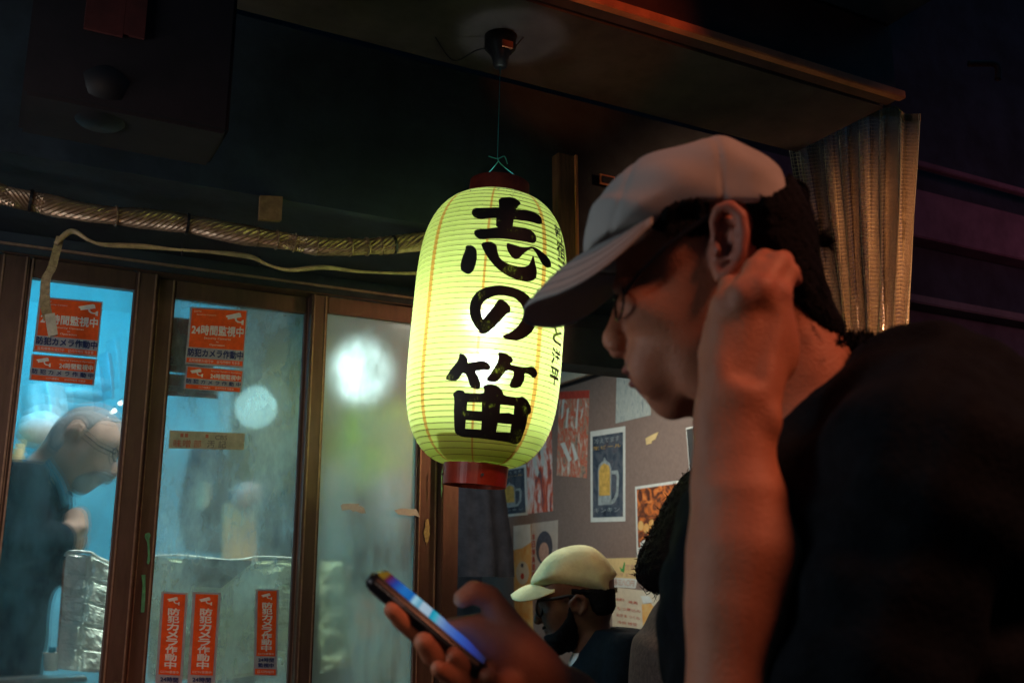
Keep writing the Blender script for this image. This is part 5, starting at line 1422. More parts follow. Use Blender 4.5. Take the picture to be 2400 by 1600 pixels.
def brim(name, dist, attach, edge, m, par, th=0.003, bulge=0.006, nu=40, nv=10, cf=None):
    """attach, edge: near-half curves [(px,py,l)], mirrored across the middle"""
    def full(c):
        q = [SS(dist, *p) if len(p) == 3 and not isinstance(p, np.ndarray) else p for p in c]
        q = smooth_path(q, 8)
        mir = [np.array([a[0], a[1], -a[2]]) for a in q[::-1]][1:]
        return np.array(q + mir)
    A = full(attach); B = full(edge)
    def rs(C, n):
        d = np.r_[0, np.cumsum(np.linalg.norm(np.diff(C, axis=0), axis=1))]; d /= d[-1]
        t = np.linspace(0, 1, n + 1)
        return np.stack([np.interp(t, d, C[:, k]) for k in range(3)], 1)
    A = rs(A, nu); B = rs(B, nu)
    top = []
    for j in range(nv + 1):
        v = j / nv
        top.append(A * (1 - v) + B * v + np.array([0, bulge * math.sin(math.pi * v), 0]))
    top = np.array(top)
    low = top - np.array([0, th, 0])
    Q = np.concatenate([top.reshape(-1, 3), low.reshape(-1, 3)])
    n1 = nu + 1; off = (nv + 1) * n1
    F = []
    for j in range(nv):
        for i in range(nu):
            a = j * n1 + i
            F.append([a, a + 1, a + n1 + 1, a + n1]); F.append([off + a, off + a + n1, off + a + n1 + 1, off + a + 1])
    for i in range(nu):
        a = nv * n1 + i; F.append([a, a + 1, off + a + 1, off + a]); F.append([i, off + i, off + i + 1, i + 1])
    for j in range(nv):
        a = j * n1; F.append([a, a + n1, off + a + n1, off + a]); a += nu; F.append([a, off + a, off + a + n1, a + n1])
    W = CAM + FH * dist + Q[:, :1] * RV + Q[:, 1:2] * UP - Q[:, 2:3] * FH
    return mesh_obj(name, W, F, m, par, True)
brim('cap_brim', DM, [z4(590, 722) + (.072,), z4(500, 690) + (.062,), z4(420, 660) + (.04,), z4(385, 655) + (0.0,)], [z4(590, 724) + (.080,), z4(500, 760) + (.084,), z4(400, 795) + (.080,), z4(270, 812) + (.066,), z4(205, 795) + (.040,), z4(183, 755) + (0.0,)], M['cap_lantern_tint'], man)
T, Fc = text_mesh('Kuts Mary', 0.0)
V = [s5.world(ms(680 + 160 * x, 668 + 30 * x - 22 * y, .093))[0] for x, y, _ in T]
mesh_obj('cap_lettering', V, Fc, M['lens_black'], man)
MB().quadslab([s5.world(ms(1100, 685, .03))[0], s5.world(ms(1165, 690, .02))[0], s5.world(ms(1165, 735, .02))[0], s5.world(ms(1100, 735, .03))[0]], -FH, -.02).build('back_strap', M['cap_lantern_tint'], man)
w_ = lambda a, b, l: s5.world(ms(a, b, l))[0]
g = MB().tube([w_(880, 780, .086), w_(720, 765, .086), w_(430, 815, .066)], .0045, 8)
g.tube([w_(450 + 30 * math.cos(a), 880 + 75 * math.sin(a), .05 - .02 * math.cos(a)) for a in np.linspace(0, 6.28, 20)], .004, 8)
g.build('glasses', M['lens_black'], man)
s6 = Sdf(m0 + [-.25, -.95, -.27], m0 + [.42, -.06, .27], .0075, DM)
s6.inflate([ms(*p) for p in ((820, 1240), (1020, 960), (1160, 925), (1300, 1010), (1450, 1120), (1700, 1300), (1900, 1700), (1900, 2700), (500, 2700), (540, 1900), (640, 1560))], .09, .2, .01)
s6.chain([ms(1300, 1300, .19), ms(1150, 2000, .22), ms(700, 2100, .1)], [.075, .055, .045], .02)
s6.chain([ms(1300, 1300, -.19), ms(1150, 2000, -.22), ms(700, 2100, -.1)], [.075, .055, .045], .02)
s6.mesh('black_jacket', M['black_cloth'], man)
s7 = Sdf(m0 + [-.16, -.6, -.1], m0 + [.16, -.06, .14], .005, DM)
s7.inflate([ms(*p) for p in ((755, 1290), (850, 1240), (935, 1215), (960, 1250), (880, 1420), (800, 1600), (740, 1900), (620, 1900), (660, 1600), (705, 1420))], .05, .09, .006)
s7.mesh('white_tee', M['white_cloth'], man)
st_ = thing('stool', CAM + FH * DM + RV * ms(1200, 1500)[0] + [0, 0, -1.35 + 0.06], 'round stool under the bearded man in the pale cap', 'stool')
sc_ = CAM + FH * DM + RV * ms(1200, 1500)[0]; sc_[2] = 0.06
MB().add(*lathe(sc_, [(.40, .001), (.40, .16), (.42, .17), (.44, .17), (.45, .15), (.45, .001)])).build('seat', M['wood'], st_, True)
for a in range(4):
    q = sc_ + np.array([.13 * math.cos(a * 1.57 + .7), .13 * math.sin(a * 1.57 + .7), 0])
    MB().tube([q, q + [0, 0, .40]], .015, 8).build('leg', M['tie'], st_)
s8 = Sdf(m0 + [-.5, -1.45, -.27], m0 + [.42, -.5, .27], .012, DM)
for sg in (-1, 1):
    b0 = ms(1200, 1500)[0]
    s8.chain([[b0, -.76, sg * .1], [b0 - .42, -.74, sg * .14], [b0 - .44, -1.22, sg * .14], [b0 - .52, -1.245, sg * .14]], [.085, .065, .045, .035], .02)
s8.mesh('trousers', M['navy_cloth'], man)

# --- person in the greasy window (blurred) and curly-haired person in front of the posters
DG = 3.0
gp = thing('person', CAM + FH * DG + RV * SS(DG, 860, 1480)[0] + [0, 0, -1.35], 'blurred customer in dark clothes behind the bottom of the greasy window', 'person')
g0_ = SS(DG, 850, 1450)
s = Sdf(g0_ + [-.2, -.6, -.2], g0_ + [.25, .22, .2], .008, DG)
s.inflate([SS(DG, *p) for p in ((838, 1390), (850, 1370), (880, 1370), (890, 1410), (880, 1450), (865, 1480), (850, 1490), (828, 1486), (826, 1440))], .05, .06, .01)
s.cap(SS(DG, 865, 1470), SS(DG, 880, 1560), .05, .06, .02)
s.cap(SS(DG, 835, 1420), SS(DG, 826, 1445), .008, .012, .008)
s.chain([SS(DG, 875, 1425, .06), SS(DG, 876, 1445, .06)], [.014, .01], .004)
s.mesh('body', mat('customer_skin', (0.42, 0.17, 0.09), .6), gp)
s = Sdf(g0_ + [-.2, -.9, -.26], g0_ + [.3, .22, .26], .009, DG)
s.inflate([SS(DG, *p) for p in ((836, 1380), (850, 1355), (885, 1355), (905, 1400), (898, 1450), (880, 1460), (868, 1420))], .05, .07, .01)
s.mesh('dark_hair', M['hair_black'], gp)
s = Sdf(g0_ + [-.3, -.95, -.26], g0_ + [.3, .05, .26], .009, DG)
s.inflate([SS(DG, *p) for p in ((830, 1510), (860, 1490), (900, 1480), (950, 1520), (960, 1700), (950, 1950), (800, 1950), (790, 1700))], .08, .18, .01)
s.mesh('dark_top', M['navy_cloth'], gp)

DH = 1.75
hp = thing('person', CAM + FH * DH + RV * SS(DH, 1560, 1500)[0] + [0, 0, -1.35], 'person with curly black hair and brown tweed jacket, just left of the raised forearm', 'person')
h0_ = SS(DH, 1580, 1250)
s = Sdf(h0_ + [-.13, -.22, -.14], h0_ + [.16, .2, .14], .0045, DH)
s.inflate([SS(DH, *p) for p in ((1640, 1092), (1606, 1112), (1568, 1160), (1540, 1215), (1516, 1262), (1498, 1300), (1492, 1345), (1510, 1376), (1550, 1388), (1620, 1390), (1700, 1380), (1740, 1250), (1700, 1120))], .07, .10, .01)
h_ = s.h
gx_, gy_, gz_ = np.meshgrid(*s.ax, indexing='ij')
s.A += (0.0028 * (np.sin(gx_ * 190 + 2 * np.sin(gy_ * 90)) * np.sin(gy_ * 210 + np.sin(gz_ * 120) * 2) * np.sin(gz_ * 200 + gx_ * 60))).astype(np.float32)
s.A += rng.normal(0, 1, s.A.shape).astype(np.float32) * .0012
s.mesh('curly_hair', M['hair_black'], hp, relax=1)
tf = MB()
for k in range(260):
    i = rng.integers(0, 12)
    pr = [(1640, 1092), (1606, 1112), (1568, 1160), (1540, 1215), (1516, 1262), (1498, 1300), (1492, 1345), (1510, 1376), (1545, 1388)]
    j = rng.integers(0, len(pr) - 1); t_ = rng.random()
    p = SS(DH, pr[j][0] * (1 - t_) + pr[j + 1][0] * t_ + 5, pr[j][1] * (1 - t_) + pr[j + 1][1] * t_ + 2, rng.normal(0, .03))
    d = rng.normal(0, 1, 3); d[0] -= .8; d /= np.linalg.norm(d)
    q = s.world(p)[0]
    dd = s.world(p + d * .007)[0] - q; d2 = s.world(p + d * .009 + rng.normal(0, .004, 3))[0] - q
    tf.tube([q, q + dd, q + d2], [.0010, .0008, .0003], 4, False)
tag(tf.build('stray_curls', M['hair_black'], hp), kind='stuff')
s = Sdf(h0_ + [-.17, -1.2, -.24], h0_ + [.45, -.04, .24], .008, DH)
s.cap(SS(DH, 1640, 1330), SS(DH, 1660, 1480), .055, .07, .02)
s.inflate([SS(DH, *p) for p in ((1560, 1395), (1590, 1385), (1640, 1380), (1800, 1420), (1900, 1600), (1950, 2700), (1500, 2700), (1478, 1900), (1476, 1620), (1484, 1510), (1492, 1490), (1512, 1470), (1532, 1430))], .09, .2, .008)
s.mesh('tweed_jacket', M['brown_cloth'], hp)
# ============================================================ the man in front
D0 = 0.90
def h(px, py, l=0.0): return SS(D0, px, py, l)
KP = D0 / FPX
def skin_mat():
    m, t, out = nt('skin')
    b = N(t, 'ShaderNodeBsdfPrincipled', Roughness=0.55)
    tc = N(t, 'ShaderNodeTexCoord')
    at = N(t, 'ShaderNodeAttribute', _attribute_name='tint')
    nz = N(t, 'ShaderNodeTexNoise', Scale=45.0, Detail=9.0, Roughness=0.7); t.links.new(tc.outputs['Object'], nz.inputs[0])
    mx = N(t, 'ShaderNodeMix', _data_type='RGBA'); mx.inputs[6].default_value = (0.60, 0.26, 0.145, 1); mx.inputs[7].default_value = (0.42, 0.145, 0.07, 1)
    t.links.new(nz.outputs[0], mx.inputs[0])
    m2 = N(t, 'ShaderNodeMix', _data_type='RGBA'); m2.inputs[7].default_value = (0.30, 0.085, 0.07, 1)
    t.links.new(at.outputs['Fac'], m2.inputs[0]); t.links.new(mx.outputs[2], m2.inputs[6])
    t.links.new(m2.outputs[2], b.inputs['Base Color'])
    b.inputs['Subsurface Weight'].default_value = 0.12
    b.inputs['Subsurface Radius'].default_value = (1.0, 0.35, 0.2)
    b.inputs['Subsurface Scale'].default_value = 0.006
    n2 = N(t, 'ShaderNodeTexNoise', Scale=420.0, Detail=3.0); t.links.new(tc.outputs['Object'], n2.inputs[0])
    bp = N(t, 'ShaderNodeBump', Strength=0.3, Distance=0.003); t.links.new(n2.outputs[0], bp.inputs['Height']); t.links.new(bp.outputs[0], b.inputs['Normal'])
    t.links.new(b.outputs[0], out.inputs[0])
    return m
M['skin'] = skin_mat()
M['white_cap'] = mat('white_cap_cotton', (0.36, 0.365, 0.345), 0.85, var=0.08, scale=14, bump=0.10, bscale=700)
hero = thing('person', np.array([*(CAM + FH * D0 + RV * h(2050, 1400)[0])[:2], 0.0]), 'man in a white cap, head bowed in profile, hand behind ear, holding a phone', 'person')

lo = h(840, 1640, 0); lo = np.array([h(860, 1500)[0] - .01, h(1700, 1760)[1] - .01, -0.26])
hi = np.array([h(2230, 900)[0], h(1650, 300)[1] + .02, 0.225])
sk = Sdf(lo, hi, 0.0027, D0)
# --- head
prof_ = [(1448, 540), (1446, 600), (1450, 645), (1462, 690), (1460, 735), (1462, 775), (1468, 815), (1467, 840), (1474, 868), (1490, 895), (1505, 925), (1524, 948), (1546, 972), (1576, 984), (1612, 974), (1655, 950), (1720, 905), (1800, 860), (1872, 780), (1895, 700), (1888, 620), (1868, 530), (1812, 440), (1700, 372), (1520, 390)]
yy = lambda y: h(1600, y)[1]
sk.inflate([h(*p) for p in prof_], 0.050, [(yy(990), .030), (yy(950), .044), (yy(900), .052), (yy(820), .060), (yy(740), .066), (yy(660), .070), (yy(560), .074), (yy(450), .076)], 0.004, p=2.1)
# cheekbone, jaw angle, temple
for sg in (-1, 1):
    sk.ell(h(1520, 730, sg * .040), (.030, .020, .018), -.5, .014)
    sk.ell(h(1665, 880, sg * .046), (.026, .034, .014), .6, .016)
    sk.ell(h(1530, 860, sg * .026), (.022, .026, .016), 0, .014)
    sk.ell(h(1462, 715, sg * .030), (.013, .0105, .015), .2, .008, 'sub')      # eye socket
    sk.ell(h(1476, 714, sg * .030), (.0125, .0115, .0125), 0, .003)              # eyeball under the lid
    sk.ell(h(1458, 668, sg * .028), (.010, .006, .020), .4, .008)                # brow
# nose
sk.chain([h(1464, 700), h(1452, 745), h(1440, 783)], [.0075, .0085, .0095], .008)
sk.ell(h(1437, 797), (.0105, .0100, .0110), 0, .005)
for sg in (-1, 1):
    sk.ell(h(1446, 806, sg * .0125), (.0105, .0078, .0065), .1, .005)
    sk.ell(h(1440, 818, sg * .007), (.006, .0036, .0038), .25, .002, 'sub')
sk.ell(h(1452, 826), (.009, .005, .006), .3, .006)
# lips
for sg in (-1, 0, 1):
    sk.ell(h(1482 + abs(sg) * 12, 862 + abs(sg) * 3, sg * .012), (.0112, .0058, .0125), .45, .004)
    sk.ell(h(1498 + abs(sg) * 10, 896, sg * .010), (.0105, .0070, .0125), .1, .004)
sk.ell(h(1482, 881), (.018, .0034, .024), .25, .002, 'sub')
sk.ell(h(1500, 921), (.006, .005, .018), 0, .006, 'sub')
# --- neck
sk.cap(h(1800, 775), h(1912, 1000), .056, .058, .016)
sk.cap(h(1700, 860), h(1850, 1060), .040, .055, .02)
HEADONLY = sk.A.copy()
# --- ear (near)
def hp_(L, l0): return [h(a, b, l0 + c) for a, b, c in L]
EL = .073
sk.ell(h(1706, 560, EL + .001), (.016, .031, .008), -.22, .004)
sk.chain(hp_([(1677, 560, .004), (1672, 518, .009), (1685, 489, .013), (1711, 483, .016), (1737, 504, .018), (1745, 546, .018), (1739, 589, .016), (1725, 619, .012), (1706, 643, .008), (1687, 649, .004), (1678, 626, .002)], EL), [.0038, .0046, .0052, .0056, .0056, .0052, .0048, .0050, .0062, .0060, .005], .002)
sk.chain(hp_([(1699, 513, .010), (1720, 528, .013), (1721, 560, .013), (1711, 594, .010), (1697, 609, .007)], EL), [.0026, .0036, .0040, .0038, .003], .002)
sk.ell(h(1696, 572, EL + .011), (.0085, .0125, .0085), -.15, .002, 'sub')
sk.ell(h(1701, 529, EL + .013), (.0085, .0045, .005), 0, .002, 'sub')
sk.ell(h(1680, 584, EL + .008), (.004, .007, .005), 0, .003)
# far ear
sk.ell(h(1700, 600, -.080), (.016, .030, .007), -.22, .004)
sk.cap(h(1930, 1050, .03), h(2060, 1120, .11), .045, .04, .015)
sk.cap(h(1950, 1240, 0), h(1990, 1400, 0), .085, .12, .02)
# --- near arm: shoulder, elbow, forearm, wrist
W0 = h(1732, 985, .128)
sk.chain([h(2180, 1180, .155), h(2070, 1480, .163), h(1960, 1680, .160), h(1730, 1765, .150)], [.050, .046, .042, .036], .012)
sk.chain([h(1712, 1700, .150), h(1716, 1560, .146), h(1726, 1420, .142), h(1742, 1300, .138), h(1734, 1180, .134), h(1728, 1080, .130), W0], [.0330, .0330, .0385, .0430, .0370, .0300, .0262], .006, flat=.92)
sk.ell(h(1812, 1314, .140), (.021, .030, .022), .1, .018)
sk.cap(h(1664, 1120, .132), h(1668, 960, .13), .012, .010, .014)
# back of hand: four metacarpals fanning to the knuckles
KN = [(1700, 716, .122), (1740, 690, .134), (1783, 676, .136), (1822, 690, .126)]
WR = [(1700, 930, .124), (1722, 925, .132), (1746, 925, .134), (1770, 935, .128)]
for (a, b) in zip(WR, KN):
    sk.cap(h(*a), h(*b), .0175, .0118, .011)
for (a, b) in zip(WR, KN):
    mid = [a[i] * .35 + b[i] * .65 for i in range(3)]
    sk.cap(h(mid[0], mid[1], mid[2] + .0075), h(b[0], b[1], b[2] + .006), .0040, .0062, .004)  # tendons
sk.cap(h(1725, 985, .128), h(1735, 900, .128), .030, .030, .012, flat=.7)
sk.ell(h(1752, 815, .120), (.034, .046, .014), -.15, .014)
sk.ell(h(1698, 850, .112), (.013, .030, .016), -.25, .014)
sk.ell(h(1822, 790, .112), (.016, .034, .014), .15, .014)
for a_, b_ in (((1728, 860, .150), (1722, 722, .147)), ((1752, 860, .154), (1762, 706, .151)), ((1774, 870, .150), (1803, 704, .146))):
    sk.cap(h(a_[0], a_[1], a_[2] + .003), h(b_[0], b_[1] + 30, b_[2] + .004), .0050, .0070, .013, 'sub')
for k_ in KN: sk.ell(h(k_[0], k_[1], k_[2] + .004), (.0100, .0096, .0095), 0, .004)
# fingers fold over the knuckles and reach behind the ear
FG = [((1712, 672, .114), (1740, 662, .094), (1765, 668, .083)),
      ((1772, 632, .122), (1792, 606, .100), (1806, 628, .080)),
      ((1822, 618, .120), (1836, 610, .098), (1842, 632, .078)),
      ((1848, 640, .116), (1852, 640, .096), (1862, 655, .080))]
RR = [.0092, .0098, .0096, .0086]
for k_, f_, r_ in zip(KN, FG, RR):
    sk.chain([h(*k_), h(*f_[0]), h(*f_[1]), h(*f_[2])], [r_ * 1.08, r_ * 1.02, r_ * .92, r_ * .78], .0035)
    sk.ell(h(*f_[0]), (r_ * 1.1, r_ * 1.05, r_), 0, .003)
# thumb under the jaw
sk.chain([h(1700, 900, .112), h(1676, 830, .104), h(1682, 765, .094), h(1700, 720, .086)], [.017, .014, .0115, .009], .009)
# ulna knob on the wrist, far side dents of the tendons
sk.ell(h(1800, 985, .140), (.010, .012, .010), 0, .01)

# --- far arm: shoulder hidden in the shirt, forearm rising to the phone
sk.chain([h(1880, 1180, -.155), h(1760, 1600, -.175), h(1700, 1790, -.175)], [.048, .042, .036], .02)
sk.chain([h(1700, 1790, -.175), h(1590, 1790, -.155), h(1440, 1720, -.120), h(1335, 1640, -.100)], [.040, .037, .030, .026], .012)
# palm of the phone hand
sk.cap(h(1335, 1640, -.098), h(1195, 1545, -.080), .026, .024, .012)
sk.ell(h(1205, 1560, -.076), (.044, .028, .020), -.7, .014)
sk.cap(h(1195, 1505, -.092), h(1120, 1485, -.088), .018, .0125, .010)
# the ridge of the index finger's root beyond the screen
sk.chain([h(1200, 1500, -.09), h(1120, 1468, -.088), h(1052, 1466, -.085)], [.015, .0120, .0080], .008)
# thumb, standing up over the far edge
sk.chain([h(1262, 1565, -.092), h(1192, 1470, -.090), h(1148, 1400, -.086), h(1110, 1386, -.080), h(1084, 1402, -.076)], [.022, .0160, .0118, .0112, .0092], .006)
# four fingers: from behind the phone round to its near long edge
L0 = -.018
for (tip, pip, mcp, r_) in (((917, 1428, L0 + .010), (942, 1456, L0 - .004), (1040, 1500, -.085), .0078),
                            ((993, 1503, L0 + .014), (1012, 1532, L0 - .002), (1110, 1545, -.085), .0098),
                            ((1063, 1534, L0 + .010), (1084, 1560, L0 - .004), (1160, 1575, -.085), .0084),
                            ((1026, 1565, L0 + .022), (1064, 1592, L0 + .004), (1180, 1602, -.082), .0078)):
    tip_, pip_, mcp_ = h(*tip), h(*pip), h(*mcp)
    sk.chain([h(1220, 1590, -.088), mcp_, (mcp_ * .45 + pip_ * .55) + [0, -.006, 0], pip_, tip_], [.014, r_ * 1.2, r_ * 1.1, r_ * 1.02, r_ * .92], .0035)
sk.chain([h(1235, 1590, -.080), h(1165, 1606, -.04), h(1142, 1584, L0 + .004)], [.014, .0105, .0085], .004)
body_ = sk.mesh('body', M['skin'], hero, relax=2)
# lips, ear and finger creases a little redder
me = body_.data
co = np.empty(len(me.vertices) * 3, np.float32); me.vertices.foreach_get('co', co); co = co.reshape(-1, 3) + org(body_)
rel = co - (CAM + FH * D0)
S_ = rel @ RV; T_ = rel @ UP; L_ = -(rel @ FH)
tint = np.zeros(len(co), np.float32)
for (px, py, rx, ry, amt) in ((1476, 862, .012, .0068, .95), (1492, 897, .012, .0078, .95)):
    q = h(px, py)
    tint = np.maximum(tint, amt * np.clip(1.6 - 1.2 * (((S_ - q[0]) / rx) ** 2 + ((T_ - q[1]) / ry) ** 2), 0, 1) * (np.abs(L_) < .026))
q = h(1706, 565, EL)
tint = np.maximum(tint, .6 * np.clip(1.5 - ((S_ - q[0]) / .022) ** 2 - ((T_ - q[1]) / .040) ** 2, 0, 1) * (L_ > .062) * (L_ < .10))
for kx, ky, kl in KN:
    q = h(kx, ky, kl)
    tint = np.maximum(tint, .22 * np.clip(1.2 - ((S_ - q[0]) / .012) ** 2 - ((T_ - q[1]) / .012) ** 2, 0, 1) * (L_ > .1))
a_ = me.attributes.new('tint', 'FLOAT', 'POINT'); a_.data.foreach_set('value', tint)

# --- hair
hs = Sdf(sk.lo, hi, 0.0027, D0)
hair_poly = [(1500, 300), (1960, 300), (2100, 480), (2080, 760), (1975, 762), (1935, 748), (1900, 722), (1868, 700), (1835, 668), (1808, 630), (1782, 600), (1760, 570), (1762, 520), (1745, 485), (1712, 462), (1684, 464), (1665, 478), (1658, 505), (1648, 545), (1636, 545), (1625, 512), (1590, 522), (1560, 545), (1540, 540), (1500, 500)]
X_, Y_, Z_ = np.meshgrid(*hs.ax, indexing='ij', sparse=True)
d2 = hs.poly2d([h(a, b, .070) for a, b in hair_poly], X_[:, :, 0], Y_[:, :, 0]).astype(np.float32)[:, :, None]
thk = np.clip(-d2 * .5, 0, .0065) + .0015
hs.A = np.maximum(HEADONLY - thk, d2).astype(np.float32)
rim = [h(1372, 598, 0), h(1405, 572, .03), h(1470, 540, .06), h(1530, 516, .075), h(1602, 483, .083), h(1669, 467, .086), h(1736, 465, .086), h(1803, 479, .080), h(1830, 470, .05), h(1846, 405, .0)]
hs.A = np.maximum(hs.A, (Y_ - .006 - np.interp(X_, [r[0] for r in rim], [r[1] for r in rim]))).astype(np.float32)
hs.A += (.0010 * np.sin(X_ * 900 + Y_ * 300) * np.sin(Y_ * 160 + Z_ * 500)).astype(np.float32) + rng.normal(0, 1, hs.A.shape).astype(np.float32) * .0005
hs.mesh('short_hair', M['hair_black'], hero, relax=1)
tf = MB()
edge = [(1893, 520), (1908, 570), (1920, 640), (1934, 700), (1944, 742), (1925, 728), (1890, 700), (1856, 670)]
for k in range(700):
    j = rng.integers(0, len(edge) - 1); t_ = rng.random()
    px = edge[j][0] * (1 - t_) + edge[j + 1][0] * t_ - 5; py = edge[j][1] * (1 - t_) + edge[j + 1][1] * t_
    l_ = rng.normal(0, .028)
    d = np.array([.35 + .35 * rng.random(), -.9, rng.normal(0, .25)])
    if j < 1: d = np.array([1, .1 + rng.normal(0, .4), rng.normal(0, .3)])
    d /= np.linalg.norm(d); L_h = .008 + .010 * rng.random()
    a = h(px, py, l_); q = hs.world(a)[0]
    tf.tube([q, q + (hs.world(a + d * L_h * .6)[0] - q), hs.world(a + d * L_h + rng.normal(0, .0015, 3))[0]], [.0007, .0005, .0002], 3, False)
for k in range(90):
    a = h(1905 + 25 * rng.random(), 555 + 20 * rng.random(), .02 + .02 * rng.random()); d = np.array([.8, .15 + .35 * rng.normal(), .1 * rng.normal()]); q = hs.world(a)[0]
    tf.tube([q, hs.world(a + d * .008)[0], hs.world(a + d * .015 + [0, -.003, 0])[0]], [.0008, .0006, .0002], 3, False)
for k in range(260):   # sideburn and temple
    a = h(1570 + 100 * rng.random(), 512 + 28 * rng.random(), .073 + .004 * rng.random()); d = np.array([-.5 + .2 * rng.normal(), -.8, 0.05]); q = hs.world(a)[0]
    tf.tube([q, hs.world(a + d * .006)[0], hs.world(a + d * .010)[0]], [.0007, .0005, .0002], 3, False)
tag(tf.build('loose_hairs', M['hair_black'], hero), kind='stuff')
# --- glasses
w_ = lambda a, b, l: hs.world(h(a, b, l))[0]
g = MB()
for sg in (-1, 1):
    g.tube([w_(1452 + 9 * math.cos(a) - 4 * math.sin(a), 712 + 38 * math.sin(a), sg * (.033 + .024 * math.cos(a))) for a in np.linspace(0, 2 * math.pi, 26)], .0011, 6)
    g.tube([w_(1462, 690, sg * .060), w_(1500, 640, sg * .070), w_(1560, 580, sg * .0765), w_(1620, 535, sg * .079), w_(1675, 500, sg * .081), w_(1715, 492, sg * .080)], [.0018, .0020, .0022, .0024, .0026, .0028], 6)
g.tube(smooth_path([w_(1448, 705, -.010), w_(1440, 700, 0), w_(1448, 705, .010)], 4), .0012, 6)
gf = g.build('glasses', mat('glasses_metal', (0.03, 0.03, 0.035), 0.3, metal=0.6), hero)
# --- cap
cs_ = Sdf([h(1360, 500)[0] - .01, h(1600, 640)[1], -.10], [h(1900, 500)[0] + .01, h(1650, 290)[1], .10], .0026, D0)
crown = [(1372, 600), (1371, 560), (1380, 500), (1404, 452), (1438, 412), (1478, 374), (1520, 352), (1575, 337), (1640, 318), (1690, 315), (1745, 336), (1798, 361), (1838, 398), (1856, 440), (1868, 500), (1868, 640), (1372, 640)]
cs_.inflate([h(a, b, (.012 if a < 1400 else .034) if b < 470 else 0) for a, b in crown], .062, .0865, .003, sm=True, p=2.15)
bx = np.array([h(1372, 598, 0)[0], h(1405, 572, .03)[0], h(1470, 540, .06)[0], h(1530, 516, .075)[0], h(1602, 483, .083)[0], h(1669, 467, .086)[0], h(1736, 465, .086)[0], h(1803, 479, .080)[0], h(1861, 498, .045)[0]])
by = np.array([h(1372, 598, 0)[1], h(1405, 572, .03)[1], h(1470, 540, .06)[1], h(1530, 516, .075)[1], h(1602, 483, .083)[1], h(1669, 467, .086)[1], h(1736, 465, .086)[1], h(1803, 479, .080)[1], h(1861, 498, .045)[1]])
X_, Y_, Z_ = np.meshgrid(*cs_.ax, indexing='ij')
cs_.A = np.maximum(cs_.A, (np.interp(X_, bx, by) - Y_)).astype(np.float32)
# opening over the strap at the back
q = h(1872, 452, 0); e = np.sqrt(((X_ - q[0]) / .016) ** 2 + ((Y_ - q[1]) / .026) ** 2 + (Z_ / .034) ** 2) - 1
cs_.A = np.maximum(cs_.A, -(e * .016).astype(np.float32))
# stitched panel seams
for sx in (1512, 1640, 1790):
    q = h(sx, 400, 0)[0]
    cs_.A += (.0013 * np.exp(-((X_ - q - (Y_ - h(1640, 318)[1]) * (.35 if sx < 1600 else (-.02 if sx < 1700 else -.45))) / .0017) ** 2)).astype(np.float32)
# soft dents of worn cotton
cs_.A += (.0013 * np.sin(X_ * 70 + Y_ * 40) * np.sin(Y_ * 85 - Z_ * 35 + 1)).astype(np.float32)
crown_ = cs_.mesh('cap_crown', M['white_cap'], hero, relax=2)
br = brim('cap_brim', D0, [(1530, 516, .076), (1470, 540, .064), (1410, 568, .040), (1374, 590, 0.0)],
          [(1530, 518, .079), (1446, 598, .078), (1376, 650, .073), (1312, 682, .062), (1256, 700, .045), (1230, 716, .024), (1228, 732, 0.0)], M['white_cap'], hero, th=.0028, bulge=.006, nu=70, nv=16)
w2 = lambda a, b, l: hs.world(h(a, b, l))[0]
# stitching rows on the brim and seam tapes on the crown
bv = np.array([v.co[:] for v in br.data.vertices]).reshape(2, 17, 141, 3) if len(br.data.vertices) == 2 * 17 * 141 else np.array([v.co[:] for v in br.data.vertices]).reshape(2, 17, -1, 3)
stt = MB()
for r_ in (4, 7, 10, 13, 15):
    stt.tube([p + org(br) + np.array([0, 0, .0002]) for p in bv[0, r_, 2:-2]], .0005, 4, False)
tag(stt.build('stitching', mat('cap_thread', (0.26, 0.25, 0.235), .8), br), kind='stuff')
ey = MB()
for a_, b_, l_ in ((1560, 375, .052), (1715, 372, .060)):
    ey.add(*lathe(w2(a_, b_, l_), [(0, .0016), (.0006, .0032), (.0, .0034)], 12, -FH * .8 + UP * .6))
ey.build('eyelet', mat('cap_eyelet', (0.30, 0.29, 0.27), .7), crown_)
MB().add(*lathe(w2(1660, 352, 0), [(-.002, .001), (-.002, .006), (.002, .0055), (.0035, .003), (.004, .001)], 14)).build('cap_button', M['white_cap'], crown_, True)
MB().tube(smooth_path([w2(1862, 496, .034), w2(1882, 492, .018), w2(1888, 488, 0), w2(1896, 500, -.02)], 5), .0055, 8, flat=1.0).build('back_strap', M['tie'], hero, True)
tf = MB()
for k in range(160):
    a = h(1850 + 22 * rng.random(), 420 + 60 * rng.random(), rng.normal(0, .02)); d = np.array([.7, -.5, .1 * rng.normal()]); q = hs.world(a)[0]
    tf.tube([q, hs.world(a + d * .010)[0], hs.world(a + d * .016 + [.0, -.006, 0])[0]], [.0012, .0010, .0003], 4, False)
tag(tf.build('tuft_of_hair', M['hair_black'], hero), kind='stuff')

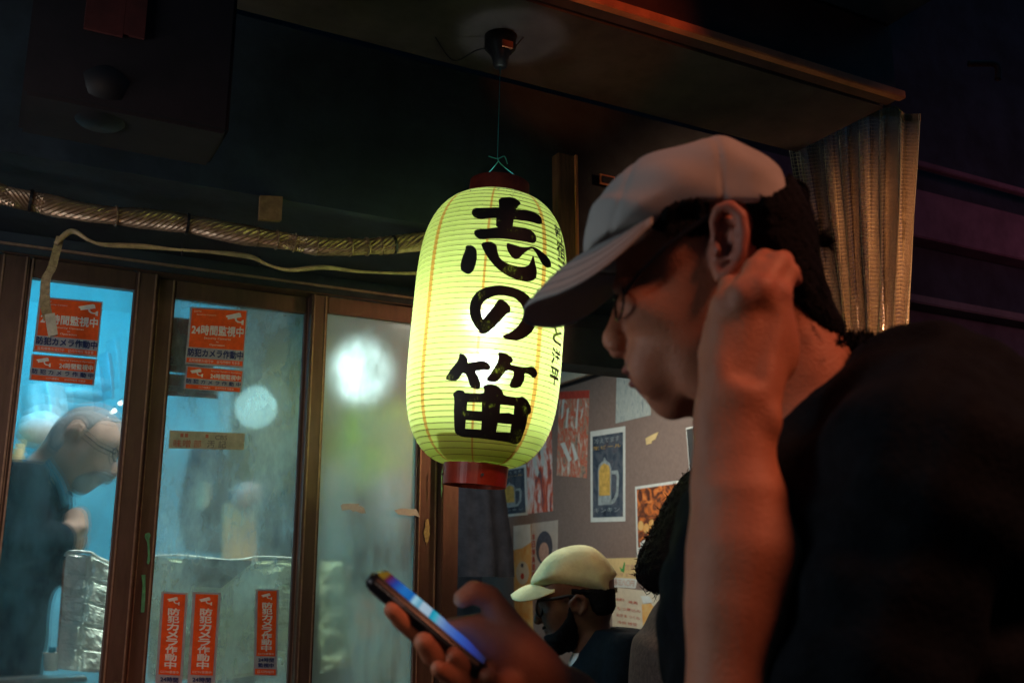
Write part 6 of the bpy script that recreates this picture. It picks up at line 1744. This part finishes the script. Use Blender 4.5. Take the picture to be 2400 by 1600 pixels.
# --- black shirt
ts = Sdf([h(1520, 1500)[0] - .04, -.86, -.27], [h(2700, 1200)[0], h(2100, 720)[1], .27], .0055, D0)
torso = [(2030, 846), (1985, 905), (1850, 985), (1752, 1020), (1660, 1085), (1602, 1170), (1572, 1260), (1556, 1370), (1550, 1500), (1560, 1750), (1590, 2050), (1650, 2400), (2500, 2450), (2600, 1900), (2620, 1400), (2560, 1080), (2420, 900), (2240, 822), (2120, 800), (2060, 806)]
ts.inflate([h(*p) for p in torso], .115, .165, .01)
ts.chain([h(2140, 1020, .05), h(2180, 1120, .155)], [.09, .082], .03)
ts.chain([h(2060, 1100, -.05), h(2000, 1220, -.150)], [.09, .078], .03)
ts.chain([h(2180, 1130, .158), h(2085, 1400, .165), h(2030, 1600, .163), h(2000, 1700, .160)], [.074, .066, .066, .068], .02)
ts.chain([h(1990, 1200, -.150), h(1880, 1420, -.165)], [.075, .066], .02)
# cut out the neck opening
ts.cap(h(1700, 820, 0), h(1945, 985, 0), .060, .060, .004, 'sub')
X_, Y_, Z_ = np.meshgrid(*ts.ax, indexing='ij')
ts.A += (.0045 * np.sin(X_ * 38 + Y_ * 55 + 1.5 * np.sin(Y_ * 20)) * np.sin(Y_ * 26 - Z_ * 40) + .0016 * np.sin(X_ * 120 - Y_ * 60 + Z_ * 50)).astype(np.float32)
ts.mesh('black_shirt', M['black_cloth'], hero, relax=2)
fz = MB()
for k in range(1500):
    t_ = rng.random()
    ed = [(1955, 800), (1985, 796), (2030, 800), (2070, 806), (2130, 806)]
    j = min(int(t_ * 4), 3); f_ = t_ * 4 - j
    px = ed[j][0] * (1 - f_) + ed[j + 1][0] * f_; py = ed[j][1] * (1 - f_) + ed[j + 1][1] * f_ + 12 * rng.random()
    a = h(px, py + 6, -.04 + rng.normal(0, .035)); d = np.array([rng.normal(-.1, .5), .9, rng.normal(0, .5)]); d /= np.linalg.norm(d)
    L_h = .006 + .009 * rng.random(); q = ts.world(a)[0]
    fz.tube([q, ts.world(a + d * L_h * .6)[0], ts.world(a + d * L_h + rng.normal(0, .002, 3))[0]], [.0012, .0009, .0003], 3, False)
cb = h(1985, 822, -.04)
fz.tube([ts.world(h(1950, 812, -.05))[0], ts.world(h(2000, 822, -.05))[0], ts.world(h(2120, 830, -.04))[0]], [.006, .014, .012], 8)
tag(fz.build('fuzzy_collar', M['black_cloth'], hero), kind='stuff')
tr_ = Sdf([h(1500, 1500)[0] - .3, -1.36, -.30], [h(2600, 1200)[0], -.55, .30], .012, D0)
tr_.inflate([[h(1590, 2050)[0], -.66], [h(2560, 2050)[0], -.66], [h(2560, 2050)[0] + .02, -.95], [h(1600, 2050)[0], -.95]], .10, .17, .02, sm=False)
cx = h(2080, 2050)[0]
for sg in (-1, 1):
    tr_.chain([[cx + .02, -.85, sg * .1], [cx - .02, -1.08, sg * .12], [cx + .02, -1.30, sg * .12]], [.10, .07, .055], .02)
tr_.mesh('dark_trousers', M['navy_cloth'], hero)
for sg in (-1, 1):
    sh_ = Sdf([cx - .24, -1.36, sg * .12 - .07], [cx + .12, -1.2, sg * .12 + .07], .008, D0)
    sh_.cap([cx + .03, -1.305, sg * .12], [cx - .15, -1.325, sg * .12], .045, .024, .01)
    sh_.A = np.maximum(sh_.A, (-1.3495 - np.meshgrid(*sh_.ax, indexing='ij')[1])).astype(np.float32)
    sh_.mesh('shoe', M['white_cap'], hero)

# ============================================================ the phone
ph_near_top, ph_near_bot = h(872, 1338, L0 + 0.0), h(1142, 1566, L0 + 0.0)
e1 = ph_near_bot - ph_near_top; LEN = np.linalg.norm(e1); e1 /= LEN
upr = np.array([-e1[1], e1[0], 0]);
if upr[1] < 0: upr = -upr
e2 = -np.array([0, 0, 1.0]) * math.cos(math.radians(3)) + upr * math.sin(math.radians(3))
e3 = np.cross(e1, e2)
if e3 @ upr < 0: e3 = -e3          # screen normal
WID, THK = .070, .014
def ph(u, v, w=0.0): return ph_near_top + e1 * u + e2 * v + e3 * w
def phw(u, v, w=0.0):
    q = ph(u, v, w); return CAM + FH * D0 + q[0] * RV + q[1] * UP - q[2] * FH
phone = thing('phone', phw(LEN / 2, WID / 2, -THK), 'black phone with a glowing blue screen, tilted edge-on in the man\'s hand', 'phone')
def rr_slab(name, u0, u1, v0, v1, w0, w1, rad, m, par, bev=.0022):
    bm = bmesh.new(); vs = []
    for cu, cv, a0 in ((u1 - rad, v1 - rad, 0), (u0 + rad, v1 - rad, 90), (u0 + rad, v0 + rad, 180), (u1 - rad, v0 + rad, 270)):
        for k in range(7):
            a = math.radians(a0 + k * 15)
            vs.append(bm.verts.new((cu + rad * math.cos(a), cv + rad * math.sin(a), w0)))
    f = bm.faces.new(vs)
    r = bmesh.ops.extrude_face_region(bm, geom=[f])
    for v in [g for g in r['geom'] if isinstance(g, bmesh.types.BMVert)]: v.co.z = w1
    if bev:
        eds = [e for e in bm.edges if abs(e.verts[0].co.z - e.verts[1].co.z) < 1e-7]
        bmesh.ops.bevel(bm, geom=eds, offset=bev, segments=3, affect='EDGES')
    bmesh.ops.recalc_face_normals(bm, faces=bm.faces[:])
    bm.verts.index_update()
    V = [phw(*v.co) for v in bm.verts]; F = [[v.index for v in f.verts] for f in bm.faces]
    bm.free()
    o = mesh_obj(name, V, F, m, par, True)
    return o
case_ = rr_slab('case', 0, LEN, 0, WID, -THK, 0, .009, M['lens_black'], phone)
def screen_mat():
    m, t, out = nt('screen_glow')
    at = N(t, 'ShaderNodeAttribute', _attribute_name='scr')
    cr = N(t, 'ShaderNodeValToRGB'); sep = N(t, 'ShaderNodeSeparateXYZ'); t.links.new(at.outputs['Vector'], sep.inputs[0]); t.links.new(sep.outputs[0], cr.inputs[0])
    els = [(0, (.20, .11, .01)), (.05, (.16, .09, .01)), (.075, (.10, .01, .03)), (.14, (.02, .05, .30)), (.22, (.02, .16, .50)), (.30, (.01, .13, .45)), (.33, (.35, .62, .75)), (.38, (.10, .35, .50)), (.40, (.42, .55, .66)), (.48, (.36, .50, .64)), (.49, (.0, .30, .48)), (.53, (.05, .42, .55)), (.57, (.20, .34, .55)), (.64, (.10, .20, .52)), (.75, (.04, .11, .48)), (.88, (.03, .05, .30)), (1, (.02, .02, .06))]
    e = cr.color_ramp.elements
    e[0].position = 0; e[0].color = rgba(els[0][1]); e[1].position = 1; e[1].color = rgba(els[-1][1])
    for p_, c_ in els[1:-1]:
        q = e.new(p_); q.color = rgba(c_)
    em = N(t, 'ShaderNodeEmission', Strength=0.8); t.links.new(cr.outputs[0], em.inputs[0])
    t.links.new(em.outputs[0], out.inputs[0])
    return m
V = [phw(u, v, .0006) for u in np.linspace(.005, LEN - .005, 40) for v in (.004, WID - .004)]
F = [[2 * i, 2 * i + 1, 2 * i + 3, 2 * i + 2] for i in range(39)]
so = mesh_obj('screen', V, F, screen_mat(), phone)
a_ = so.data.attributes.new('scr', 'FLOAT_VECTOR', 'POINT')
a_.data.foreach_set('vector', np.array([[i / 39 + (.03 if j else 0), j, 0] for i in range(40) for j in (0, 1)], np.float32).ravel())
V = [phw(u, v, w) for u in (.03, .042) for v in (-.0012, .0) for w in (-.007, -.004)]
mesh_obj('side_button', V, [[0, 1, 3, 2], [4, 6, 7, 5], [0, 4, 5, 1], [2, 3, 7, 6], [0, 2, 6, 4], [1, 5, 7, 3]], M['grey_frame'], case_)
rr_slab('camera_bump', .006, .030, .006, .030, -THK - .002, -THK - .0001, .006, M['grey_frame'], case_, 0)
